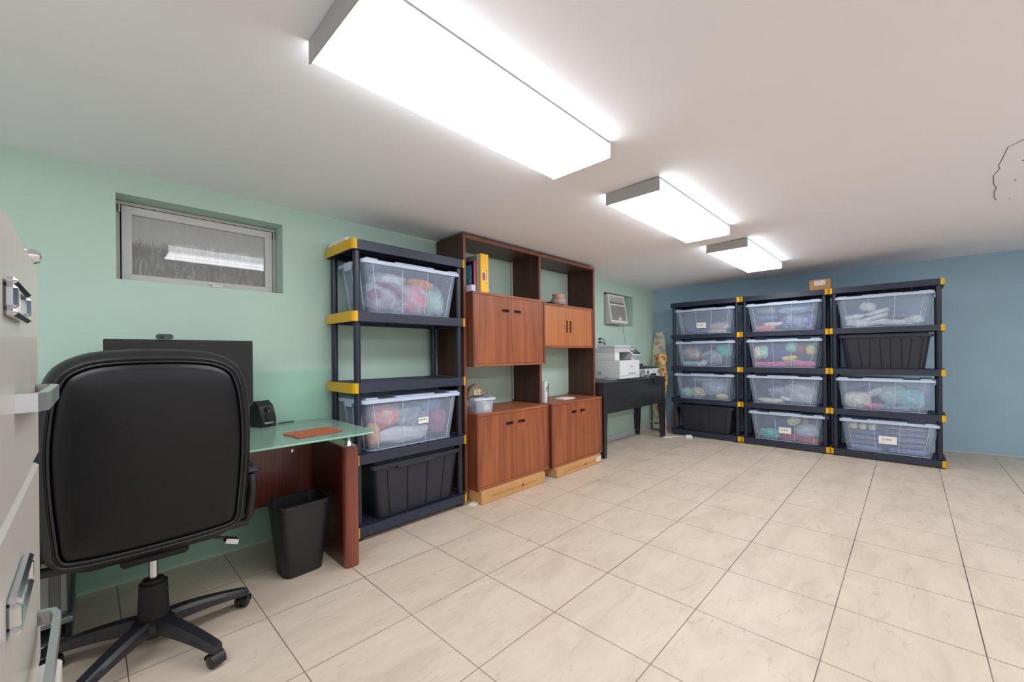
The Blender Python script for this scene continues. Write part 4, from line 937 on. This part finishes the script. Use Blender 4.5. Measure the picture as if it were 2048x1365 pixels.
# computer tower on its rolling stand
r = empty('computer_tower', 'grey computer tower under the left end of the desk', 'computer', (-.165, 2.66, .141))
b = MB(); b.box(-.10, .10, -.22, .22, 0, .335, .006); O('case', b, mat('tower_grey', (92,96,98), .4, metal=.3), r)
b = MB(); b.box(-.07, .05, -.224, -.22, .03, .30, .003); b.box(.08, .098, -.224, -.22, .02, .32, .002); O('front_bezel', b, mat('tower_grey_light', (128,130,132), .35, metal=.3), r)
b = MB(); b.tube([(.03, -.18, .336), (.10, -.24, .345), (.13, -.26, .25), (.105, -.25, .20)], .003, 6); O('cable', b, M_BLK, r)
r = empty('tower_stand', 'black and silver rolling stand carrying the computer tower', 'stand', (-.165, 2.66, 0))
b = MB(); b.box(-.115, .115, -.24, .24, .118, .14, .003); O('tray', b, mat('stand_silver', (140,143,146), .4, metal=.5), r)
b = MB(); b.box(-.108, -.092, -.22, .22, .05, .118); b.box(.092, .108, -.22, .22, .05, .118); b.box(-.09, .09, -.10, .22, .05, .118); O('base', b, M_BLKM, r)
b = MB(); b.box(-.115, .115, -.23, .23, .036, .049, .003); O('bottom_rail', b, mat('stand_silver', (140,143,146), .4, metal=.5), r)
for sx in (-1, 1):
    for sy in (-1, 1):
        b = MB(); b.cyl((sx*.09-.012, sy*.19, .018), (sx*.09+.012, sy*.19, .018), .0175, n=16); O('caster', b, M_BLK, r)

# ------------------------------------------------------------------ office chair
CX, CYY = .175, 2.195
r = empty('office_chair', 'black leather high-back office chair seen from behind', 'office chair', (CX, CYY, 0))
def crom(P, n=4):
    out = []; N = len(P)
    for i in range(N):
        p0, p1, p2, p3 = [Vector(P[(i+k) % N]) for k in (-1, 0, 1, 2)]
        for q in range(n):
            t = q/n; out.append(.5*((2*p1)+(-p0+p2)*t+(2*p0-5*p1+4*p2-p3)*t*t+(-p0+3*p1-3*p2+p3)*t**3))
    return out
half = [(0, .742), (.11, .738), (.19, .722), (.252, .680), (.282, .61), (.296, .52), (.303, .40), (.299, .26), (.289, .13), (.281, .062), (.252, .018), (.195, .003), (.10, -.003), (0, -.004)]
outl = crom(half + [(-x, z) for x, z in half[-2:0:-1]], 4)
cen = Vector((0, .37))
def inset(d):
    res = []; N = len(outl)
    for i, p in enumerate(outl):
        tn = (outl[(i+1) % N]-outl[i-1]).normalized(); nn = Vector((tn.y, -tn.x))
        if nn.dot(cen-p) < 0: nn = -nn
        res.append(p+nn*d)
    return res
PB = Matrix.Translation((-.006, -.245, .462)) @ Matrix.Rotation(math.radians(2.5), 4, 'X')      # pivot of the backrest
def bl(d, y): return [PB @ Vector((p.x, y, p.y)) for p in inset(d)]
def scaled(f, y): return [PB @ Vector((p.x*f, y, cen.y+(p.y-cen.y)*f)) for p in inset(.047)]
b = MB()
b.loft([scaled(.02, -.022), scaled(.4, -.020), scaled(.75, -.014), scaled(.92, -.008), scaled(.98, .0), bl(.045, .010)], True, False)
back = O('backrest', b, LEATHER, r, smooth=50)
b = MB()
b.loft([bl(.045, .012), bl(.038, .003), bl(.031, .002), bl(.024, .008), bl(.012, .024), bl(.004, .05), bl(0, .075), bl(.003, .10), bl(.02, .125), bl(.05, .14), scaled(.7, .15), scaled(.02, .155)], False, True)
O('backrest_border', b, LEATHER_S, back, smooth=50)
b = MB(); b.tube(bl(.042, .001), .0042, 7, closed=True); b.tube(bl(.029, -.001), .0036, 7, closed=True); O('piping', b, mat('black_piping', (34,34,38), .25), back, smooth=60)
b = MB(); N = 8; rings = []
for z, s in ((0, .86), (.02, .96), (.05, 1), (.085, .97), (.105, .85), (.11, .5)): rings.append([(x*s, y*s+.045, .435+z) for x, y in rr(.54, .46, .09, 6)])
b.loft(rings); O('seat', b, LEATHER, r, smooth=50)
for sx in (-1, 1):
    X = sx*.318+.006
    b = MB(); b.tube([(sx*.20, -.05, .432), (X-sx*.01, -.04, .432), (X, -.05, .47), (X, -.10, .60), (X, -.095, .64), (X, .0, .66), (X, .13, .655), (X, .17, .62), (X, .14, .50), (X-sx*.01, .10, .437), (sx*.20, .09, .432)], .019, 8)
    ar = O('armrest', b, M_BLK, r, smooth=60)
    b = MB(); b.loft([[(X+x, y+.03, z) for x, y in rr(wd, dp, .022)] for z, wd, dp in ((.655, .05, .25), (.667, .062, .275), (.682, .058, .27), (.688, .04, .24))]); O('arm_pad', b, mat('arm_pad_black', (44,44,50), .5), ar, smooth=50)
b = MB(); b.box(-.10, .10, -.12, .14, .395, .43, .01); b.box(-.04, .04, -.10, -.02, .40, .425, .006); O('tilt_mechanism', b, M_BLKM, r)
b = MB(); b.tube([(.08, .02, .40), (.20, -.0, .385), (.245, -.01, .372)], .006, 8); lv = O('lever', b, M_BLK, r)
b = MB(); b.box(.235, .29, -.03, .005, .345, .368, .005, M=rot('Y', 22, (.26, 0, .355))); O('lever_paddle', b, M_BLK, lv)
b = MB(); b.box(.237, .287, -.0335, -.031, .346, .366, .001, M=rot('Y', 22, (.26, 0, .355))); O('lever_label', b, mat('lever_label_white', (206,206,202), .5, var=.08), lv)
b = MB(); b.cyl((0, 0, .26), (0, 0, .40), .0145, n=20); O('gas_lift', b, M_CHROME, r)
b = MB(); b.lathe([(.052, .105), (.050, .14), (.046, .25), (.045, .272), (.036, .275), (.034, .285), (.016, .287), (.016, .20)], n=28); O('column_shroud', b, M_BLKM, r)
b = MB(); b.cyl((0, 0, .055), (0, 0, .11), .03, n=20); b.lathe([(.062, .085), (.075, .10), (.07, .125), (.05, .14)], n=28); O('hub', b, M_BLK, r)
M_LEG = mat('base_nylon', (34,34,39), .35, var=.08)
for ang in (9.7, -62.3, -134.3, 153.7, 81.7):
    Ma = Matrix.Rotation(math.radians(ang), 4, 'Z')
    b = MB(); rings = []
    for k in range(9):
        f = k/8; X = .045+f*.285; zt = .142-.05*f**1.6-.004; wd = .034-.010*f; hh = .050-.022*f
        rings.append([(X, -wd, zt-hh), (X, -wd*1.0, zt-.012), (X, -wd*.62, zt), (X, wd*.62, zt), (X, wd*1.0, zt-.012), (X, wd, zt-hh)])
    rings.append([(.342, y*.7, z-.006) for _, y, z in rings[-1]])
    b.loft(rings); b.M(Ma); lg = O('base_leg', b, M_LEG, r, smooth=40)
    b = MB(); tw = math.radians(35+ang*.7); Mc = Ma @ Matrix.Translation((.318, 0, 0)) @ Matrix.Rotation(tw, 4, 'Z') @ Matrix.Translation((0, 0, 0))
    b.cyl((0, 0, .045), (0, 0, .075), .008, n=10)
    for s in (-1, 1):
        b.lathe([(.005, 0), (.022, 0), (.0255, .004), (.0255, .014), (.022, .018), (.004, .02)], n=22, M=Matrix.Translation((.012, s*.004 if s > 0 else -.004, .0265)) @ Matrix.Rotation(-s*PI/2, 4, 'X'))
    arc = [((.012+.029*math.cos(a)), .0265+.029*math.sin(a)) for a in [math.radians(-20+20*q) for q in range(11)]]
    b.loft([[(x, -.024, z) for x, z in arc], [(x, .024, z) for x, z in arc], [(x*.9+.001, .024, .0265+(z-.0265)*.9) for x, z in arc], [(x*.9+.001, -.024, .0265+(z-.0265)*.9) for x, z in arc]], False, False, closed=False)
    b.M(Mc); O('caster', b, M_BLK, lg, smooth=40)

# ------------------------------------------------------------------ filing cabinet at the left edge
fx, fy0, fy1, fz = -.062, .50, .962, 1.352
r = empty('filing_cabinet', 'cream metal filing cabinet cropped by the left edge', 'filing cabinet', (fx-.33, (fy0+fy1)/2, 0))
X0 = .33; hy = (fy1-fy0)/2
b = MB(); b.box(-X0, X0-.006, -hy, hy, .001, fz, .004); O('body', b, M_CAB, r)
tops = [1.318, 1.022, .712, .402]
for k, zt in enumerate(tops):
    zb = (tops[k+1] if k < 3 else .09)+.008
    o_ = .022 if k == 2 else .0
    b = MB(); b.box(X0-.006, X0+.008+o_, -hy+.012, hy-.006, zb, zt-.004, .004); d = O('drawer_front', b, M_CAB, r)
    zc_ = (zb+zt)/2; fx1 = X0+.008+o_
    b = MB(); wz = .011
    zl = zt-.085
    for a in ((-.14, -.01, zl+wz, zl+wz+.007), (-.14, -.01, zl-wz-.007, zl-wz), (-.14, -.128, zl-wz, zl+wz), (-.022, -.01, zl-wz, zl+wz)): b.box(fx1-.001, fx1+.009, a[0], a[1], a[2], a[3], .003)
    O('label_holder', b, M_CHROME, d)
    b = MB(); b.box(fx1-.0005, fx1+.002, -.128, -.022, zl-wz, zl+wz); O('label_card', b, M_PAPER, d)
    b = MB(); zh = zt-(.190 if k == 0 else .222); pth = [(fx1-.002, -.06), (fx1+.013, -.055), (fx1+.019, -.04), (fx1+.020, .15), (fx1+.015, .17), (fx1-.002, .176)]
    P2 = [Vector((x, y, zh)) for x, y in pth]; rings = []
    for i, p_ in enumerate(P2):
        dd = (P2[min(i+1, 5)]-P2[max(i-1, 0)]).normalized(); nn = Vector((-dd.y, dd.x, 0))*.004
        rings.append([p_-nn+Vector((0, 0, -.010)), p_+nn+Vector((0, 0, -.010)), p_+nn+Vector((0, 0, .010)), p_-nn+Vector((0, 0, .010))])
    b.loft(rings); O('pull_handle', b, mat('brushed_aluminium', (196,198,202), .3, metal=.85, var=.06), d)
b = MB(); b.lathe([(.0, 0), (.011, 0), (.011, .012), (.008, .018), (0, .02)], n=18, M=Matrix.Translation((X0-.006, hy-.022, 1.328)) @ Matrix.Rotation(PI/2, 4, 'Y')); O('lock', b, M_CHROME, r)
